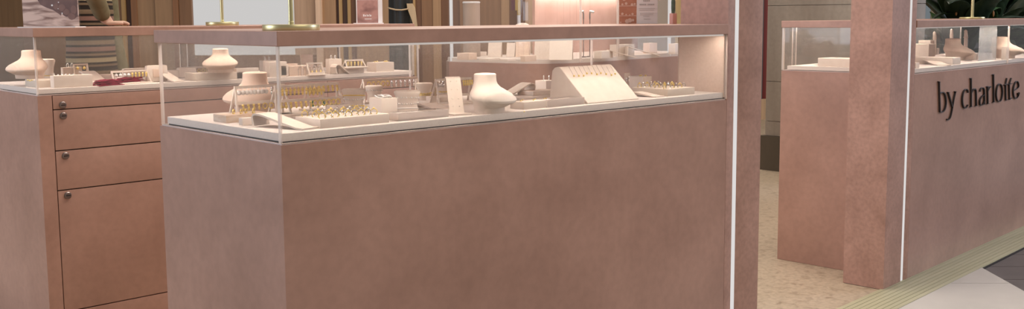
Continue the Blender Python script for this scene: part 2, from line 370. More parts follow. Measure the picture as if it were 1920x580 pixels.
# ---- rear tall showcase with rounded front corner
t = thing('tall_showcase', 'tall glass showcase on a rounded pink base seen through the foreground showcase', 'showcase', (0, 0, 0)); rear = t
A, B, Cc, D_ = Vector((3.96, 4.80)), Vector((4.05, 4.28)), Vector((4.42, 4.055)), Vector((5.75, 4.30))
pc = Vector((4.085, 4.075)); cor = []
for k in range(13):
    s = k/12; cor.append((1-s)**2*B + 2*s*(1-s)*pc + s*s*Cc)
back = [Vector((5.66, 4.98)), Vector((4.02, 4.90))]
outl = [tuple(p) for p in [A]+cor+[D_]+back]
cen = sum((Vector(p) for p in outl), Vector((0, 0)))/len(outl)
def inset(f): return [tuple(cen+(Vector(p)-cen)*f) for p in outl]
MB().prism(outl, 0, G-.004).obj('body', plaster, t)
MB().prism(inset(.995), G-.004, G).obj('trim', trimmetal, t)
MB().prism(inset(.985), G, DK).obj('display_deck', fabric, t)
def gwall(pts, z0, z1, name='glass_panel', th=.006):
    mb = MB(); ins = []
    for p in pts: q = Vector(p); ins.append(q + (cen-q).normalized()*th)
    n = len(pts)
    for i in range(n-1):
        mb.prism([tuple(pts[i]), tuple(pts[i+1]), tuple(ins[i+1]), tuple(ins[i])], z0, z1)
    return mb.obj(name, acry, t)
gwall([A, B]+cor[1:-1]+[Cc], G, 2.2); gwall([Cc, D_], G, 2.2); gwall([D_, back[0]], G, 2.2)
def post(p, w, z0, z1, m, name): p = Vector(p); return MB().box(p.x-w, p.y-w, z0, p.x+w, p.y+w, z1).obj(name, m, t)
post(A+Vector((.012, -.012)), .007, G, 2.2, led, 'light_post')
pR = atpl(1258, 30, (4.42, 4.055, 0), (-.181, .983, 0)); post((pR.x+.0, pR.y+.012), .008, G, 2.2, led, 'light_post')
pm = atpl(1162, 30, (4.42, 4.055, 0), (-.181, .983, 0)); post((pm.x, pm.y+.014), .006, G, 2.2, edge, 'glass_joint')
pj = atpl(1092, 120, (4.42, 4.055, 0), (-.181, .983, 0)); post((pj.x, pj.y+.014), .005, G, 2.2, edge, 'glass_joint')
MB().prism(inset(1.0), 2.2, 2.26).obj('canopy', plaster, t)
# backlit pink niche panel and its light
nb = Vector((-.181, .983, 0)).normalized()
P0 = atpl(1003, 30, (4.6, 4.75, 0), nb); P1 = atpl(1300, 30, (4.6, 4.75, 0), nb)
ang = math.atan2(P1.y-P0.y, P1.x-P0.x); Mn = Matrix.Translation((P0.x, P0.y, 0)) @ Matrix.Rotation(ang, 4, 'Z'); ln = min((P1-P0).xy.length, 1.35)
nichem = pbr('niche_pink', (.54, .33, .26), (.62, .39, .315), rough=.7, scale=8, detail=6)
MB().box(0, 0, DK, ln, .02, 1.37, M=Mn).obj('niche_panel', nichem, t)
MB().box(-.0, -.10, 1.37, ln, .02, 1.39, M=Mn).obj('niche_hood', nichem, t)
MB().box(.01, -.05, 1.362, ln-.01, -.03, 1.3695, M=Mn).obj('light_strip', emit('led_niche', (1, .93, .88), 26), t)
lp = [cen+(Vector(p)-cen)*.93 for p in ((4.2, 4.2), (5.55, 4.36))]
MB().prism([tuple(p) for p in (lp[0], lp[1], lp[1]+Vector((0, .012)), lp[0]+Vector((0, .012)))], 1.50, 1.506).obj('light_strip', emit('led_tall', (1, .90, .82), 40), t)

# ================================================================== props
def local_spot(fr, u, v, z=DK): return fr.z(u, v, z)
def pxs(fr, p): return depth(fr.w(p.x, p.y, p.z))/F
LIM = {id(FM): (.03, LM-.03, .034, DM-.06), id(FL): (.03, LL-.03, .025, DL-.06), id(FR): (CX+.03, LR, .025, DR-.06), id(FE): (-9, 9, -9, 9)}
def place(fr, u, v, z=DK, dx=0, dy=0):
    p = fr.z(u, v, z); s = pxs(fr, p); x0, x1, y0, y1 = LIM[id(fr)]
    yy = p.y; p.y = min(max(p.y, y0), y1-dy); o_ = fr.l(O); p.x += (p.y-yy)*(p.x-o_.x)/(yy-o_.y); p.x = max(p.x, x0)
    return p, s
COSX, COSY = .72, .69
def block(fr, u, v, wf, wl, h, name, label, cat='display block', mat=None, bev=.002, z=DK, group=None):
    """box whose nearest lower corner is at pixel u,v; wf / wl / h are its face widths and height in pixels"""
    p, s = place(fr, u, v, z); w = wf*s/COSX; d = wl*s/COSY; hh = h*s
    x0, x1, y0, y1 = LIM[id(fr)]; yy = p.y; o_ = fr.l(O); p.y = max(min(p.y, y1+.03-d), y0); p.x += (p.y-yy)*(p.x-o_.x)/(yy-o_.y); p.x = max(min(p.x, x1+.02-w), x0)
    o = MB().box(0, 0, 0, w, d, hh, bev).obj(name, mat or suede_lt)
    o.location = fr.w(p.x, p.y, z); o.rotation_euler.z = fr.rz; tag(o, label, cat, group)
    o['_w'] = w; o['_d'] = d; o['_h'] = hh; o['_f'] = [p.x, p.y, z]
    return o
def clean(o):
    for k in ('_w', '_d', '_h', '_f'):
        if k in o: del o[k]

def el(cx, cy, z, rx, ry, tilt=0, n=28, dirx=0):
    out = []
    for i in range(n):
        a = 2*PI*i/n; x = rx*math.cos(a); y = ry*math.sin(a); out.append(Vector((cx+x, cy+y*math.cos(tilt), z + y*math.sin(tilt))))
    return out
def eb2(y0, y1, zf, zb, rx, q, k, n=28):
    out = []
    for i in range(n):
        a = 2*PI*i/n; t_ = (1+math.sin(a))/2; out.append(Vector((rx*q*math.cos(a), q*(y0+(y1-y0)*t_), k*(zf+(zb-zf)*t_))))
    return out
def bust(fr, u, v, w, h, label, rz, z=DK, mat=None):
    p, s = place(fr, u, v-2, z, 0, 0); k = h*s; q = w*s/2
    t = thing('necklace_bust', label, 'necklace bust', fr.w(p.x, p.y, z), fr.rz+rz)
    m = mat or suede
    R = [(-.50, .50, 0, 0, .70), (-.52, .52, .13, .13, .72), (-.78, .55, .20, .28, .84), (-.96, .62, .26, .40, .98), (-.99, .64, .31, .43, 1.0), (-.95, .65, .37, .46, .99), (-.80, .66, .47, .52, .90),
         (-.58, .65, .56, .58, .74), (-.38, .63, .64, .65, .58), (-.27, .61, .72, .72, .49), (-.23, .60, .80, .80, .455), (-.22, .60, .93, .93, .44)]
    MB().loft([eb2(*r, q, k) for r in R]).obj('chest', m, t)
    MB().loft([eb2(-.225, .605, .932, .932, .443, q, k), eb2(-.22, .60, .965, .965, .437, q, k), eb2(-.17, .55, .99, .99, .38, q, k), eb2(0, .38, 1, 1, .2, q, k)]).obj('neck_cap', m, t)
    return t
def cushion(fr, u, v, w, h, label, z=DK, rz=-.75, bands=(), short=''):
    p, s = place(fr, u, v-2, z); k = h*s; q = w*s/2
    t = thing('bracelet_cushion', label, 'bracelet cushion', fr.w(p.x, p.y, z), fr.rz+rz)
    prof = [(0, .80, .50), (.06, .84, .54), (.18, .80, .50), (.40, .76, .46), (.62, .82, .50), (.80, .94, .58), (.90, 1.0, .62), (.96, .97, .58), (1.0, .80, .44)]
    MB().loft([el(0, 0, a*k, b*q, c*q) for a, b, c in prof]).obj('pad', suede_lt, t)
    i = 0
    for fz, mat, chain in bands:
        i += 1
        # interpolate radius
        for (a, b, c), (a2, b2, c2) in zip(prof, prof[1:]):
            if a <= fz <= a2: f = (fz-a)/(a2-a); rb = b+(b2-b)*f; rc = c+(c2-c)*f
        tilt = .12*((-1)**i)
        rr = .0016 if not chain else .0012
        R = el(0, 0, fz*k, rb*q+rr*.7, rc*q+rr*.7, tilt, 28)
        mb = MB()
        if chain:
            for j, pt in enumerate(R):
                if j % 1 == 0: mb.ball(pt, .0024 if j % 2 else .0016, u=6, v=4)
        else: mb.tube(R, rr, 6, closed=True)
        o = mb.obj('bracelet', mat); o.location = t.location; o.rotation_euler = t.rotation_euler
        ks = sorted([q_[0] for q_ in bands], reverse=True); pos = ['upper', 'lower'] if len(ks) == 2 else ['top', 'middle', 'lowest']
        tag(o, '%s%s %s on the %s' % ('' if len(ks) == 1 else pos[ks.index(fz)]+' ', 'gold' if mat == gold else 'pearl' if mat == pearl else 'silver', 'chain bracelet' if chain else 'bangle', short), 'bracelet')
    return t
def ramp(fr, u0, v0, u1, v1, wpx, h, label, t_=.004, curl=True, mat=None, z=DK, name='display_ramp'):
    """curled strip from its raised end (pixel u0,v0 on the deck) down to its toe (u1,v1)"""
    a, s = place(fr, u0, v0, z); b, _ = place(fr, u1, v1, z); d = (b-a); d.z = 0; L = max(d.length, .03); hh = h*s; w = wpx*s
    prof = [(L, .002), (L*.85, hh*.12), (L*.5, hh*.52), (L*.2, hh*.88), (L*.08, hh*.985), (0, hh), (-hh*.22, hh*.93), (-hh*.33, hh*.72), (-hh*.28, hh*.4), (-hh*.18, .003)]
    if not curl: prof = prof[:6] + [(-.004, hh*.9), (-.004, .003)]
    o = MB().sheet(prof, -w/2, w/2, t_).obj(name, mat or suede_lt); o.location = fr.w(a.x, a.y, z)
    dw = fr.M.to_3x3() @ d; o.rotation_euler.z = math.atan2(dw.y, dw.x)-PI/2
    for pl in o.data.polygons: pl.use_smooth = False
    return tag(o, label, 'display ramp')

# ---- jewellery prototypes
def earring(kind):
    mb = MB()
    if kind == 'pearl': mb.tube([(0, 0, 0), (0, -.001, -.004)], .0007, 5); mb.ball((0, -.001, -.010), .0055)
    elif kind == 'hoop':
        mb.tube([(0, 0, 0), (0, 0, -.002)], .0008, 5); mb.tube([(.0055*math.cos(a), -.001, -.008+.0062*math.sin(a)) for a in [2*PI*i/12 for i in range(12)]], .0014, 6, closed=True)
    elif kind == 'drop':
        mb.tube([(0, 0, 0), (0, -.001, -.004)], .0009, 5); mb.ball((0, -.001, -.0075), .004, (1, .6, 1)); mb.ball((0, -.001, -.0145), .0034, (.8, .6, 1.5))
    elif kind == 'leaf':
        mb.ball((0, -.001, -.004), .0032, (1, .6, 1)); mb.ball((.001, -.001, -.011), .0042, (.7, .4, 1.3))
    elif kind == 'stud': mb.ball((0, 0, .001), .0033, (1, 1, .8))
    return mb
def put(mb, name, mat, loc, label, cat, group, rz=0, sc=1, rx=0):
    o = mb.obj(name, mat); o.location = loc; o.rotation_euler = (rx, 0, rz); o.scale = (sc,)*3
    return tag(o, label, cat, group)
def spread(proto, locs, rz=None):
    for i, p in enumerate(locs):
        o = proto if i == 0 else proto.copy()
        if i: C.objects.link(o)
        o.location = p
        if rz is not None: o.rotation_euler.z = rz + random.uniform(-.3, .3)
def stand(fr, u, v, w, h, label, bars=(1.0, .5), splay=.12, z=DK, ears=(), rz=0, foot=True):
    """A-frame earring stand: two leaning legs in front, two behind, cross bars, foot plate"""
    p, s = place(fr, u, v, z); W = w*s/COSX/2; Hh = h*s
    t = thing('earring_stand', label, 'earring stand', fr.w(p.x, p.y, z), fr.rz+rz)
    dp = .022
    for sx in (-1, 1):
        MB().tube([(sx*W*(1+splay), -dp, .0), (sx*W, 0, Hh)], .0032, 4).obj('leg', suede_lt, t)
        MB().tube([(sx*W*(1+splay), dp, .0), (sx*W, 0, Hh)], .0032, 4).obj('leg', suede_lt, t)
    if foot: MB().box(-W*(1+splay)-.006, -dp-.006, 0, W*(1+splay)+.006, dp+.006, .005, .001).obj('foot_plate', suede_lt, t)
    for b in bars:
        x = W*(1+splay*(1-b))+.003; y = -dp*(1-b)
        MB().box(-x, y-.003, b*Hh-.0045, x, y+.003, b*Hh+.0025).obj('bar', suede_lt, t)
    M = Matrix.Translation(t.location) @ Matrix.Rotation(fr.rz+rz, 4, 'Z')
    for (b, kind, mat, n, x0, x1, lab) in ears:
        y = -dp*(1-b)-.0045
        locs = [M @ Vector((W*(x0+(x1-x0)*(i/(n-1) if n > 1 else .5)), y, b*Hh-.002)) for i in range(n)]
        pr = put(earring(kind), 'earring', mat, locs[0], lab, 'earring', lab, fr.rz+rz, 1.12); spread(pr, locs)
    return t
def ring_proto(mat=gold, stone=True):
    mb = MB(); n = 14; mb.tube([(.0076*math.cos(a), 0, .0062+.0076*math.sin(a)) for a in [2*PI*i/n for i in range(n)]], .0012, 5, closed=True)
    if stone: mb.ball((0, 0, .0150), .0025, u=6, v=4)
    return mb
def rings_on(blk, fr, rows, cols, label, mats=(gold, silver)):
    w, d, h = blk['_w'], blk['_d'], blk['_h']; x, y, z = blk['_f']
    k = 0; pr = {}
    for r in range(rows):
        for c in range(cols):
            px = x + w*(.08+.84*(c+.5*(r % 2)*.6)/cols); py = y + d*(.15+.7*r/max(rows-1, 1))
            m = mats[(k*7+r) % len(mats)]; k += 1
            if m not in pr:
                pr[m] = put(ring_proto(m), 'ring', m, (0, 0, 0), label % ('gold' if m == gold else 'silver'), 'ring', label % ('gold' if m == gold else 'silver')); o = pr[m]
            else: o = pr[m].copy(); C.objects.link(o)
            o.location = fr.w(px, py, z+h-.001); o.rotation_euler = (0, 0, random.uniform(-.6, .6)-.2)
def hoops_on(blk, fr, fx, fy, label, r=.009, mat=pearl):
    w, d, h = blk['_w'], blk['_d'], blk['_h']; x, y, z = blk['_f']
    mb = MB(); n = 14; mb.tube([(r*math.cos(a), 0, r*.75+r*math.sin(a)) for a in [2*PI*i/n for i in range(n)]], .0016, 6, closed=True)
    o = put(mb, 'hoop_earring', mat, fr.w(x+w*fx, y+d*fy, z+h), label, 'earring', label, .75)
    q = o.copy(); C.objects.link(q); q.location = fr.w(x+w*fx+.013, y+d*fy-.012, z+h)
def stud_row(locs, label, mat=gold, kind='stud', sc=1):
    pr = put(earring(kind), 'stud_earring', mat, locs[0], label, 'earring', label, sc=sc); spread(pr, locs)

# ---- foreground showcase --------------------------------------------------
f = FM
bust(f, 474, 211, 104, 74, 'peach suede necklace bust at the left end of the foreground showcase', -1.15)
sl = block(f, 396, 234, 66, 36, 15, 'stone_slab', 'pinkish travertine slab under the left bust', 'display block', travert)
hoops_on(sl, f, .28, .35, 'gold open ring lying on the travertine slab', .006, gold)
hoops_on(sl, f, .55, .30, 'small gold hoop lying on the travertine slab', .006, gold)
clean(sl)
clean(block(f, 455, 236, 17, 10, 14, 'display_block', 'small pale block in front of the left earring stand', bev=.001))
ramp(f, 493, 237, 583, 251, 40, 24, 'pale curled ramp in the front corner of the foreground showcase')
stand(f, 489, 219, 72, 58, 'earring stand with pearl drops in front of the left bust', (1.0, .5), ears=(
    (.99, 'pearl', pearl, 8, -.9, .2, 'pearl earring on the top bar of the left earring stand'), (.99, 'drop', silver, 3, .45, .9, 'silver drop earring on the top bar of the left earring stand'),
    (.50, 'leaf', gold, 4, -.85, -.2, 'gold leaf earring on the lower bar of the left earring stand'), (.50, 'hoop', gold, 4, .05, .85, 'gold hoop earring on the lower bar of the left earring stand')))
stand(f, 577, 214, 96, 55, 'wide earring stand crowded with gold earrings behind the ring tray', (1.0, .52), ears=(
    (.99, 'drop', gold, 10, -.95, .2, 'gold drop earring on the top bar of the wide earring stand'), (.99, 'leaf', gold, 5, .35, .95, 'gold leaf earring on the top bar of the wide earring stand'),
    (.52, 'leaf', gold, 7, -.95, 0, 'gold leaf earring on the lower bar of the wide earring stand'), (.52, 'hoop', gold, 6, .15, .9, 'gold hoop earring on the lower bar of the wide earring stand')))
stand(f, 590, 207, 24, 46, 'narrow earring stand standing inside the wide earring stand', (1.0, .48), splay=.05, ears=(
    (.98, 'drop', gold, 4, -.8, .8, 'gold drop earring on the top bar of the narrow earring stand'), (.48, 'leaf', emerald, 2, -.7, .7, 'green stone earring hanging low on the narrow earring stand')))
rt = block(f, 601, 247, 118, 62, 18, 'ring_tray', 'large pale ring tray nearest the glass corner', 'ring tray', suede_lt)
rings_on(rt, f, 3, 9, '%s ring standing in the large ring tray near the glass corner', (gold, silver)); clean(rt)
p, s = place(f, 634, 212); bb = MB().box(-.026, -.016, 0, .026, .016, .022, .0015).obj('bracelet_box', acry_blk); bb.location = f.w(p.x, p.y, DK); bb.rotation_euler.z = f.rz
tag(bb, 'small clear box behind the large ring tray holding an amber gold bangle', 'box')
q = MB().tube([(.020*math.cos(a), .011*math.sin(a), .007) for a in [2*PI*i/20 for i in range(20)]], .003, 6, closed=True).obj('bangle', gold); q.location = bb.location; q.rotation_euler = bb.rotation_euler
tag(q, 'amber gold bangle inside the small clear box', 'bracelet')
cushion(f, 664, 210, 46, 42, 'cream bracelet cushion with a square clasp chain', short='cushion left of the tall pale cube', bands=((.68, gold, False), (.56, pearl, True), (.22, gold, True)))
b = block(f, 716, 226, 27, 28, 41, 'display_block', 'tall pale cube between two bracelet cushions', bev=.004)
w_, d_, h_ = b['_w'], b['_d'], b['_h']; x_, y_, z_ = b['_f']
pts = [f.w(x_+w_*(.5+.42*math.cos(a*1.0)*math.cos(a*.5)), y_+d_*(.5+.42*math.sin(a)), z_+h_+.003+.002*math.sin(3*a)) for a in [4*PI*i/48 for i in range(48)]]
tag(MB().tube(pts, .0018, 5, closed=True).obj('pearl_strand', pearl), 'tangled pearl strand lying on the tall pale cube', 'bracelet'); clean(b)
cushion(f, 702, 196, 34, 34, 'brown shadowed bracelet cushion behind the tall pale cube', short='cushion behind the tall pale cube', bands=((.7, silver, True),))
cushion(f, 764, 214, 50, 43, 'cream bracelet cushion right of the tall pale cube', short='cushion right of the tall pale cube', bands=((.66, pearl, True), (.45, silver, True), (.2, pearl, False)))
stand(f, 733, 190, 88, 42, 'low wide earring stand holding a single row of hoops', (1.0,), ears=((.98, 'hoop', gold, 5, -.85, -.15, 'gold hoop earring on the left half of the low wide earring stand'), (.98, 'drop', silver, 6, 0, .85, 'silver drop earring on the right half of the low wide earring stand')))
cushion(f, 796, 190, 33, 33, 'peach bracelet cushion behind the flat ramp', short='peach cushion behind the flat ramp', bands=((.28, gold, False), (.42, gold, True)))
clean(block(f, 806, 194, 12, 8, 13, 'display_block', 'tiny cream block beside the peach bracelet cushion', bev=.001))
ramp(f, 797, 204, 868, 222, 34, 9, 'flat pale ramp sloping toward the front glass', curl=False)
ab = block(f, 747, 236, 92, 22, 16, 'acrylic_block', 'long clear acrylic block at the front left of the foreground showcase', 'acrylic block', acry_blk, .001); clean(ab)
stand(f, 851, 195, 60, 47, 'earring stand half hidden behind the pale draped card', (1.0, .38), ears=((.98, 'pearl', silver, 3, -.9, -.5, 'silver earring on the stand behind the draped card'), (.98, 'leaf', gold, 5, .5, 1.0, 'large gold leaf earring on the stand behind the draped card')))
cushion(f, 832, 194, 30, 34, 'rose bracelet cushion standing under the half hidden earring stand', short='rose cushion under the earring stand', bands=((.5, pearl, True), (.62, gold, True)))
# draped card with studs
p, s = place(f, 857, 214); dc = MB().sheet([(0, .001), (.022, .05), (.031, .075), (.037, .088), (.045, .091), (.05, .085), (.056, .06)], -.019, .019, .002).obj('earring_card', suede_lt)
dc.location = f.w(p.x, p.y, DK); dc.rotation_euler.z = -.45; tag(dc, 'pale draped card leaning on the earring stand left of the right bust', 'jewellery card')
M = Matrix.Translation(dc.location) @ Matrix.Rotation(-.45, 4, 'Z')
stud_row([M @ Vector((x, y, z)) for x in (-.008, .008) for y, z in ((.0065, .018), (.0150, .037), (.0245, .060), (.0325, .0805))], 'tiny gold stud pinned on the draped card', silver, sc=.5)
bust(f, 918, 213, 100, 74, 'cream necklace bust in the middle of the foreground showcase', .28, mat=suede_lt)
ramp(f, 990, 176, 945, 180, 26, 20, 'curled pale ramp behind the middle bust')
clean(block(f, 1000, 180, 48, 30, 8, 'display_tray', 'thin pale tray behind the middle bust', 'tray', bev=.001))
b = block(f, 1024, 168, 20, 20, 17, 'display_block', 'small cube with two hoops behind the slanted board'); hoops_on(b, f, .4, .6, 'pearl hoop earring on the small cube behind the slanted board'); clean(b)
b = block(f, 982, 206, 76, 26, 14, 'display_tray', 'cream tray of small gold pieces between the middle bust and the slanted board', 'tray')
w_, d_, h_ = b['_w'], b['_d'], b['_h']; x_, y_, z_ = b['_f']
stud_row([f.w(x_+w_*fx, y_+d_*fy, z_+h_+.001) for fx, fy in ((.1, .5), (.25, .8), (.4, .45), (.55, .75), (.7, .5), (.85, .8))], 'tiny gold charm lying on the cream tray', gold, sc=.7); clean(b)
ab = block(f, 1026, 211, 78, 28, 15, 'acrylic_block', 'clear acrylic block with a grey mark in front of the slanted board', 'acrylic block', acry_blk, .001)
x_, y_, z_ = ab['_f']; w_, d_, h_ = ab['_w'], ab['_d'], ab['_h']
mb = MB()
for i in range(5):
    yy = .15+.14*i; mb.box(-.0004, d_*yy, h_*.45, 0, d_*(yy+.09), h_*(.72+.05*(i % 2)))
    if i % 2 == 0: mb.box(-.0004, d_*yy, h_*.12, 0, d_*(yy+.10), h_*.30)
mk = mb.obj('printed_mark', pbr('grey_mark', (.30, .28, .33), rough=.6)); mk.parent = ab; clean(ab)
stud_row([atz(983, 210, DK+.001)], 'tiny gold stud lying on the deck beside the middle bust', gold, sc=.6)
# slanted board with pins
a, s = place(f, 1103, 201); a.x -= .003
e = f.z(1208, 187, DK); W = .222; Dp = .150; Hh = .100
prof = [(0, 0), (0, .003), (Dp*.66, Hh-.008), (Dp*.72, Hh-.001), (Dp*.78, Hh), (Dp*.86, Hh-.003), (Dp*.92, Hh-.012), (Dp*1.0, 0)]
wd = MB(); A_ = [wd.bm.verts.new((0, y, z)) for y, z in prof]; B_ = [wd.bm.verts.new((W, y, z)) for y, z in prof]; n = len(prof)
for i in range(n): wd.bm.faces.new((A_[i], A_[(i+1) % n], B_[(i+1) % n], B_[i]))
wd.bm.faces.new(A_[::-1]); wd.bm.faces.new(B_)
wo = wd.obj('slanted_board', suede_lt, bevel=.003); wo.location = f.w(a.x, a.y, DK); wo.rotation_euler.z = f.rz
tag(wo, 'big pale slanted board with a row of pinned necklaces', 'display board')
for i in range(10):
    fx = .10+.088*i; fz = .80-.03*abs(4-i)*.5-.02*(i % 3); y0 = .003+(Dp*.66)*fz; z0 = Hh*fz
    mb = MB(); mb.ball((0, -.001, .001), .0030, u=8, v=5)
    o = put(mb, 'pendant', gold, f.w(a.x+W*fx, a.y+y0-.003, DK+z0), 'small gold pendant pinned near the top of the slanted board', 'pendant', 'small gold pendants on the slanted board', f.rz) if i == 0 else None
    if i == 0: pp = o; ch = MB().tube([(0, 0, .0), (.0004, .02, .026)], .0004, 4).obj('chain', silver, pp)
    else:
        o = copy_tree(pp); o.location = f.w(a.x+W*fx, a.y+y0-.003, DK+z0)
# earring card + block + ring tray at the right end
p, s = place(f, 1176, 166); c_ = MB().box(-.011, -.001, 0, .011, .001, .052, .0006).obj('earring_card', suede_lt); c_.location = f.w(p.x, p.y, DK); c_.rotation_euler.z = -.4
tag(c_, 'small upright earring card between the slanted board and the square block', 'jewellery card')
M = Matrix.Translation(c_.location) @ Matrix.Rotation(-.4, 4, 'Z')
pr = put(earring('drop'), 'earring', silver, M @ Vector((-.005, -.002, .040)), 'silver drop earring on the small upright card', 'earring', 'earrings on the upright card', -.4)
q = pr.copy(); C.objects.link(q); q.location = M @ Vector((.005, -.002, .040))
b = block(f, 1206, 170, 18, 24, 26, 'display_block', 'square block with gold studs left of the right hand ring tray')
w_, d_, h_ = b['_w'], b['_d'], b['_h']; x_, y_, z_ = b['_f']
stud_row([f.w(x_+w_*fx, y_+d_*fy, z_+h_+.001) for fx, fy in ((.3, .4), (.6, .5), (.7, .25))], 'gold stud on the square block', gold); clean(b)
rt = block(f, 1252, 186, 62, 62, 14, 'ring_tray', 'square ring tray at the right end of the foreground showcase', 'ring tray', linen)
rings_on(rt, f, 3, 6, '%s ring in the ring tray at the right end', (gold, silver)); clean(rt)
ramp(f, 1194, 180, 1238, 187, 26, 7, 'low pale ramp beside the right hand ring tray', curl=False)

# ---- left showcase ----------------------------------------------------------
f = FL
bl = block(f, 52, 166, 42, 46, 14, 'display_slab', 'low cream slab under the far left bust', 'display slab', linen); zt = bl['_f'][2]+bl['_h']; clean(bl)
bust(f, 56, 149, 78, 53, 'peach necklace bust at the far left of the picture', -1.0, z=zt)
stud_row([atz(u, v, zt+.001) for u, v in ((52, 151), (56, 152), (60, 151))], 'gold stud lying on the slab under the far left bust', gold)
cushion(f, 87, 152, 36, 40, 'bracelet cushion beside the far left bust', z=DK, short='cushion beside the far left bust', bands=((.2, gold, False), (.3, pearl, True)))
b = block(f, 102, 171, 54, 14, 24, 'display_block', 'long cream block beside the corner post of the left showcase', mat=suede_lt); zb = b['_h']+DK; x_, y_, z_ = b['_f']; w_, d_, h_ = b['_w'], b['_d'], b['_h']
stud_row([f.w(x_+w_*fx, y_+d_*.5, zb+.001) for fx in (.06, .16, .26, .36, .46, .56)], 'pearl stud in a row on the long cream block', pearl); clean(b)
b = block(f, 119, 147, 25, 8, 22, 'display_block', 'upright block with two hoops in the left showcase'); hoops_on(b, f, .3, .4, 'cream hoop earring on the upright block in the left showcase'); clean(b)
stand(f, 152, 147, 17, 27, 'small frame with two long drop earrings in the left showcase', (1.0,), splay=.02, rz=-.1, ears=((.95, 'pearl', gold, 2, -.5, .5, 'long pearl drop earring in the small frame'),))
ramp(f, 163, 152, 196, 167, 26, 18, 'pale ramp in front of the striped person', curl=False)
clean(block(f, 174, 150, 30, 10, 9, 'display_block', 'low cream block behind the pale ramp', bev=.001))
def cloth(name, label, u, v, w, d, h, rz):
    p, s = place(f, u, v); mb = MB(); nx, ny = 14, 8; V = []
    for k in range(3):
        z0 = h*k/3
        rows = []
        for j in range(ny+1):
            for i in range(nx+1):
                x = (i/nx-.5)*w*(1-.08*k); y = (j/ny-.5)*d*(1-.12*k); rows.append((x, y, z0+.0015+h/3*(.65+.3*math.sin(i*.9+k)*math.cos(j*.7))*(1-(abs(i/nx-.5)*2)**6)))
        vs = [mb.bm.verts.new(q) for q in rows]; lo = [mb.bm.verts.new((q[0], q[1], z0)) for q in rows]
        for j in range(ny):
            for i in range(nx):
                a_, b_, c_, d_ = j*(nx+1)+i, j*(nx+1)+i+1, (j+1)*(nx+1)+i+1, (j+1)*(nx+1)+i
                mb.bm.faces.new((vs[a_], vs[b_], vs[c_], vs[d_])); mb.bm.faces.new((lo[d_], lo[c_], lo[b_], lo[a_]))
        per = [i for i in range(nx+1)] + [(j)*(nx+1)+nx for j in range(1, ny+1)] + [ny*(nx+1)+i for i in range(nx-1, -1, -1)] + [j*(nx+1) for j in range(ny-1, 0, -1)]
        for a_, b_ in zip(per, per[1:]+per[:1]): mb.bm.faces.new((lo[a_], lo[b_], vs[b_], vs[a_]))
    o = mb.obj(name, ruby); o.location = f.w(p.x, p.y, DK); o.rotation_euler.z = rz
    for pl in o.data.polygons: pl.use_smooth = True
    return tag(o, label, 'pouch')
cloth('cloth_pouch', 'folded burgundy cloth pouch in front of the striped person', 203, 160, .10, .06, .022, .1)
cloth('cloth_pouch', 'burgundy cloth pouch under the row of drop earrings', 244, 156, .115, .05, .024, .35)
stand(f, 244, 157, 52, 24, 'low earring bar standing over the burgundy pouch', (1.0,), splay=.05, rz=.15, ears=((.97, 'pearl', pearl, 4, -.8, -.1, 'pearl drop earring on the low earring bar'), (.97, 'drop', gold, 5, .1, .9, 'gold drop earring on the low earring bar')))
clean(block(f, 232, 146, 34, 8, 17, 'display_block', 'rounded cream block behind the low earring bar', bev=.012))
b = block(f, 276, 155, 30, 8, 32, 'earring_box', 'rounded upright cream earring box behind the glass corner', 'jewellery box', suede_lt, .012)
x_, y_, z_ = b['_f']; w_, d_, h_ = b['_w'], b['_d'], b['_h']
q = MB().box(w_*.28, -.003, h_*.3, w_*.78, .001, h_*.78, .002).obj('earring_pad', suede, b); clean(b)
ramp(f, 302, 153, 336, 163, 26, 18, 'pale ramp seen through the left end of the foreground showcase', curl=False)
clean(block(f, 312, 147, 22, 10, 15, 'display_block', 'rounded block at the left behind the long slab', bev=.012))
clean(block(f, 336, 146, 26, 10, 19, 'display_block', 'taller rounded block behind the long slab', bev=.014))
stand(f, 372, 141, 30, 15, 'tiny earring stand behind the long slab', (1.0,), ears=((.9, 'hoop', gold, 5, -.8, .8, 'gold hoop on the tiny earring stand'),))
b = block(f, 368, 160, 74, 34, 15, 'display_slab', 'long cream slab under the bust in the rear left showcase', 'display slab', linen); zt = DK+b['_h']; clean(b)
bust(f, 414, 140, 66, 46, 'peach necklace bust on the long slab seen through the end glass', -.6, z=zt)
b = block(f, 425, 139, 10, 8, 14, 'ring_box', 'tiny open ring box on the long slab beside its bust', 'jewellery box', suede_lt, .001, z=zt)
x_, y_, z_ = b['_f']; q = MB().box(b['_w']*.2, -.001, b['_h']*.25, b['_w']*.8, .0005, b['_h']*.8).obj('ring_slot', pbr('brown_velvet', (.25, .13, .07)), b); clean(b)
clean(block(f, 444, 150, 34, 8, 20, 'display_block', 'plain cream block right of the long slab'))
b = block(f, 494, 140, 20, 10, 26, 'display_block', 'cream block with two hoops seen beside the end glass'); hoops_on(b, f, .3, .5, 'cream hoop earring on the block beside the end glass'); clean(b)
clean(block(f, 506, 150, 28, 12, 30, 'display_block', 'pale block behind the near glass corner', bev=.004))
clean(block(f, 526, 150, 14, 10, 24, 'display_block', 'small pale block right of the near glass corner', bev=.006))
p, s = place(f, 546, 141); tp = MB().loft([el(0, 0, 0, .018, .014), el(0, 0, .035, .026, .018), el(0, 0, .046, .032, .021), el(0, 0, .05, .030, .02)]).obj('bracelet_cushion', suede); tp.location = f.w(p.x, p.y, DK)
tag(tp, 'flared peach cushion behind the row of clear arches', 'bracelet cushion')
clean(block(f, 543, 153, 38, 16, 21, 'display_block', 'brown fronted block below the flared cushion', mat=suede))
p, s = place(f, 577, 132); c_ = MB().box(-.032, -.002, 0, .032, .002, .075, .001).obj('necklace_card', suede); c_.location = f.w(p.x, p.y, DK); c_.rotation_euler = (-.12, 0, -.1)
tag(c_, 'upright peach card behind the row of clear arches', 'jewellery card')
aa = None
